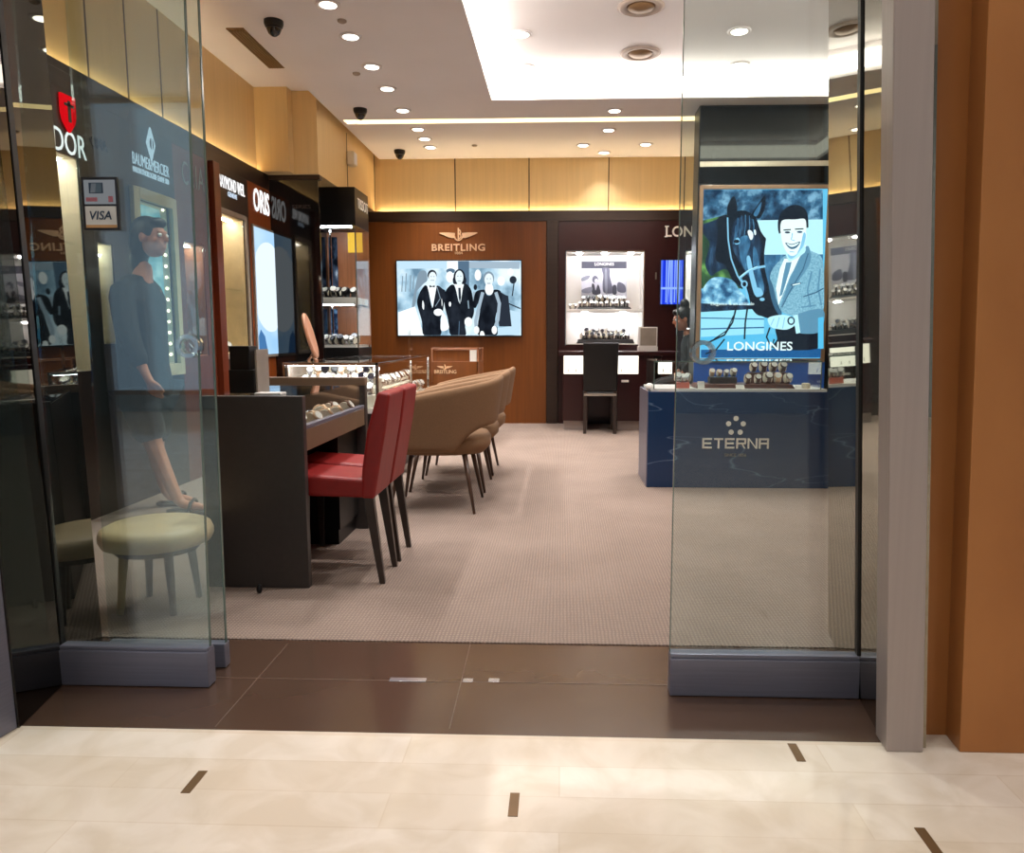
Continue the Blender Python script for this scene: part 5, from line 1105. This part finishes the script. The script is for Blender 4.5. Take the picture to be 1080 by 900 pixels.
def person(name, label, J, fwd, hair_fn, loc, coat_hem, colours, legs_bare=True, s=1.0):
    t = thing(name, label, 'person', loc)
    V = []; E_ = []; R_ = []
    def chain(start, pts, rad):
        last = start
        for p, r in zip(pts, rad):
            V.append(Vector(p)); R_.append(r); i = len(V) - 1
            if last is not None: E_.append((last, i))
            last = i
        return last
    chain(None, [J['pelvis']], [(.15, .11)])
    up = chain(0, [J['waist'], J['chest'], J['neckb']], [(.125, .095), (.15, .105), (.06, .06)])
    ch = 2
    nk = chain(up, [J['neckt']], [.052])
    wr = {}
    for sd in 'LR':
        a = chain(ch, [J['sh' + sd], J['el' + sd], J['wr' + sd]], [.062, .045, .029]); wr[sd] = a
        hand(V, E_, R_, a, J['wr' + sd], (Vector(J['wr' + sd]) - Vector(J['el' + sd])), J.get('palm' + sd, (0, 1, 0)), J.get('thumb' + sd, fwd), s)
        chain(0, [J['hip' + sd], J['kn' + sd], J['an' + sd]], [.085, .056, .037])
        h = len(V) - 1
        an = Vector(J['an' + sd]); tf = Vector(J.get('toe' + sd, fwd)).normalized()
        chain(h, [an + Vector((0, 0, -.045)) + tf * .03, an + Vector((0, 0, -.055)) + tf * .13, an + Vector((0, 0, -.060)) + tf * .18], [.034, .030, .020])
    vs, fs = skin_mesh(V, E_, R_)
    mb = MB().add(vs, fs)
    L, Rm = head_mb(mb, J['head'], fwd, J.get('headup', (0, 0, 1)), s)
    fuse(mb, 'body', 'skin', t, .007)
    hb = MB(); hair_fn(hb, L, Rm, s); fuse(hb, 'hair', 'hair', t, .008)
    ey = MB()
    for sg in (-1, 1): ey.ell(L(sg * .030, .080, .012), (.012 * s,) * 3, 10, 8)
    ey.build('eyes', 'eye', t, smooth=True)
    # coat
    V2 = []; E2 = []; R2 = []
    def ch2(start, pts, rad):
        last = start
        for p, r in zip(pts, rad):
            V2.append(Vector(p)); R2.append(r); i = len(V2) - 1
            if last is not None: E2.append((last, i))
            last = i
        return last
    hem = Vector(J['pelvis']) + Vector(coat_hem)
    ch2(None, [J['chest']], [(.19, .155)])
    ch2(0, [J['waist'], Vector(J['pelvis']) + Vector(coat_hem) * .4, hem], [(.175, .145), (.19, .16), (.20, .17)])
    ch2(0, [J['neckb']], [.085])
    for sd in 'LR':
        w_ = Vector(J['wr' + sd]); e_ = Vector(J['el' + sd]); ch2(0, [J['sh' + sd], e_, e_ + (w_ - e_) * .86], [.088, .068, .052])
    vs, fs = skin_mesh(V2, E2, R2); fuse(MB().add(vs, fs), 'coat', colours[0], t, .010)
    V3 = [Vector(J['pelvis']) + Vector((0, 0, .04))]; E3 = []; R3 = [(.165, .13)]
    for sd in 'LR':
        h_, k_, a_ = Vector(J['hip' + sd]), Vector(J['kn' + sd]), Vector(J['an' + sd]); i = len(V3)
        if legs_bare: V3 += [h_, h_ + (k_ - h_) * .55, h_ + (k_ - h_) * .92]; R3 += [.115, .108, .100]; E3 += [(0, i), (i, i + 1), (i + 1, i + 2)]
        else: V3 += [h_, k_, a_ + Vector((0, 0, .02))]; R3 += [.105, .08, .065]; E3 += [(0, i), (i, i + 1), (i + 1, i + 2)]
    vs, fs = skin_mesh(V3, E3, R3); fuse(MB().add(vs, fs), 'shorts' if legs_bare else 'trousers', colours[1], t, .010)
    for sd in 'LR':
        an = Vector(J['an' + sd]); tf = Vector(J.get('toe' + sd, fwd)).normalized(); sdv = Vector((0, 0, 1)).cross(tf)
        z0 = an.z - .094; P = lambda f, w: an + tf * f + sdv * w + Vector((0, 0, -.094))
        out = [(-.05, -.03), (-.055, .0), (-.05, .03), (.05, .034), (.14, .042), (.19, .028), (.205, 0), (.19, -.03), (.14, -.042), (.05, -.034)]
        mb = MB().prism([P(a, b) for a, b in out], (0, 0, .018))
        mb.tube([P(.10, -.045) + Vector((0, 0, .01)), P(.11, -.03) + Vector((0, 0, .07)), P(.115, 0) + Vector((0, 0, .085)), P(.11, .03) + Vector((0, 0, .07)), P(.10, .045) + Vector((0, 0, .01))], .010, 8)
        mb.build('sandal' if legs_bare else 'shoe', 'sandal' if legs_bare else 'black', t, bevel=.003)
    return t
YP = 4.42
def pp(u, v, dy=0.0): q = PY(u + 8, v - 3, YP); return Vector((q.x, YP + dy, q.z))
fz = PY(180, 546, YP).z
J = {'pelvis': pp(146, 408), 'waist': pp(142, 372), 'chest': pp(139, 325), 'neckb': pp(142, 292), 'neckt': pp(146, 276), 'head': pp(151, 254),
     'shL': pp(138, 306, .17), 'shR': pp(136, 308, -.17), 'elL': pp(122, 352, .24), 'elR': pp(152, 357, -.25), 'wrL': pp(130, 396, .25), 'wrR': pp(172, 396, -.27),
     'hipL': pp(147, 418, .09), 'hipR': pp(145, 418, -.09), 'knL': pp(146, 480, .10), 'knR': pp(164, 474, -.09)}
J['anL'] = pp(158, 528, .10); J['anR'] = pp(187, 528, -.10)
J['anL'].z = .104; J['anR'].z = .104
J['palmL'] = (0, -1, 0); J['palmR'] = (0, 1, 0)
def long_hair(hb, L, Rm, s):
    E = lambda p, r: hb.ell(L(*p), [q * s for q in r], 16, 12, 0, Rm)
    E((0, -.022, .035), (.084, .095, .092)); E((0, -.07, -.04), (.074, .055, .10)); E((0, -.085, -.13), (.06, .045, .10)); E((0, .055, .085), (.06, .035, .03))
person('person', 'person in black coat, dark shorts and sandals, solid stand-in for a glass door reflection', J, Vector((1, -.12, 0)), long_hair, (J['pelvis'].x, YP, .004), (0, 0, -.10), ('cloth', 'cloth_navy'))  # solid figure stands in for a passer-by's reflection in the glass
# member of staff sitting by the rear wall
YQ, hx = 7.85, 1.235
def pq(x, z, dy=0.0): return Vector((x, YQ + dy, z))
J2 = {'pelvis': pq(hx + .12, .58), 'waist': pq(hx + .13, .74), 'chest': pq(hx + .11, .93), 'neckb': pq(hx + .06, 1.06), 'neckt': pq(hx + .03, 1.11), 'head': pq(hx, 1.215),
      'shL': pq(hx + .10, 1.01, -.17), 'shR': pq(hx + .10, 1.01, .17), 'elL': pq(hx + .08, .78, -.22), 'elR': pq(hx + .08, .78, .20), 'wrL': pq(hx - .02, .66, -.16), 'wrR': pq(hx - .02, .66, .14),
      'hipL': pq(hx + .08, .56, -.09), 'hipR': pq(hx + .08, .56, .09), 'knL': pq(hx - .28, .55, -.10), 'knR': pq(hx - .28, .55, .10), 'anL': pq(hx - .24, .104, -.10), 'anR': pq(hx - .24, .104, .10), 'headup': (.25, 0, 1)}
def bun_hair(hb, L, Rm, s):
    E = lambda p, r: hb.ell(L(*p), [q * s for q in r], 16, 12, 0, Rm)
    E((0, -.022, .035), (.084, .092, .092)); E((0, -.06, -.03), (.07, .05, .08)); E((0, -.05, .14), (.05, .05, .06)); E((0, .055, .085), (.06, .035, .03))
person('person', 'person in black with dark pinned-up hair sitting near the narrow blue screen', J2, Vector((-1, -.15, -.25)), bun_hair, (hx + .1, YQ, .004), (0, 0, -.06), ('cloth', 'cloth'), legs_bare=False)
t = thing('bar_stool', 'dark stool carrying the person near the narrow blue screen', 'stool', (hx + .12, YQ, .004))
MB().lathe([(.001, .42), (.16, .42), (.175, .44), (.16, .465), (.001, .465)], (hx + .12, YQ, 0), 28).build('seat', 'black', t, smooth=True)
MB().lathe([(.16, .004), (.16, .015), (.03, .03), (.022, .42), (.001, .42)], (hx + .12, YQ, 0), 24).build('pedestal', 'chrome', t, smooth=True)
# ================================================================== LIGHT, AIR AND CAMERA
def area(name, loc, size, energy, col, rot=(0, 0, 0)):
    l = bpy.data.lights.new(name, 'AREA'); l.shape = 'RECTANGLE'; l.size, l.size_y = size; l.energy = energy; l.color = col
    o = bpy.data.objects.new(name, l); COL.objects.link(o); o.location = loc; o.rotation_euler = rot; return o
# mall ceiling with unseen spot lamps, high above the walkway in front of the shop
struct(bx(-13, 9, -8, 2.0, 4.2, 4.3), 'ceiling_mall', 'ceil', 'high ceiling of the mall walkway')
struct(bx(-13, 9, -6.1, -6.0, 0, 4.3), 'wall_mall_far', pm('mall_far_wall', (.72, .80, .86), .6), 'far side of the mall walkway')
for i, x in enumerate((-5.4, -3.6, -1.8, 0, 1.8, 3.6)):
    for j, y in enumerate((1.1, -.8, -3.0, -5.0)):  # last row added to brighten the far wall for its reflection
        l = bpy.data.lights.new('mall_downlight_beam', 'SPOT'); l.energy = 55; l.color = (1, .97, .92); l.spot_size = 2.0; l.spot_blend = .8; l.shadow_soft_size = .07
        o = bpy.data.objects.new('mall_downlight_beam', l); COL.objects.link(o); o.location = (x, y, 4.17)
wm = struct(bx(-12.5, -4.4, -6.0, -5.97, .3, 4.1), 'veil_glow_panel', em('veil_panel_glow', (.66, .75, .83), .95), 'added glowing panel on the unseen far mall side, mirrored as the glass door veil')  # added out of view; its reflection gives the left glass a bluish veil
fb = MB()
for x in (-12.5, -9.8, -7.1, -4.4): fb.box(x - .03, x + .03, -5.97, -5.92, .3, 4.1)
fb.box(-12.5, -4.4, -5.97, -5.92, .24, .3).box(-12.5, -4.4, -5.97, -5.92, 4.1, 4.16)
fb.build('window_frame', 'jamb', wm)  # bars only dress the added glowing panel as a window
wd = bpy.data.worlds.new('world'); S.world = wd; wd.use_nodes = True
bg = wd.node_tree.nodes['Background']; bg.inputs['Color'].default_value = (.62, .75, .88, 1); bg.inputs['Strength'].default_value = .5
cam = bpy.data.cameras.new('camera'); co = bpy.data.objects.new('camera', cam); COL.objects.link(co)
cam.sensor_fit = 'HORIZONTAL'; cam.sensor_width = 36; cam.lens = 36 * F / 1080; cam.shift_x = (540 - CX) / 1080; cam.clip_start = .05
co.location = (0, 0, H); co.rotation_euler = (PI / 2 - PIT, 0, YAW)
S.camera = co
S.view_settings.view_transform = 'Standard'; S.view_settings.look = 'None'; S.view_settings.gamma = 1; S.view_settings.use_curve_mapping = False
S.view_settings.exposure = 0.24
S.cycles.use_denoising = True
S.cycles.max_bounces = 10; S.cycles.diffuse_bounces = 5; S.cycles.glossy_bounces = 5; S.cycles.transparent_max_bounces = 24; S.cycles.transmission_bounces = 6
S.cycles.sample_clamp_indirect = 6; S.cycles.caustics_reflective = False; S.cycles.caustics_refractive = False
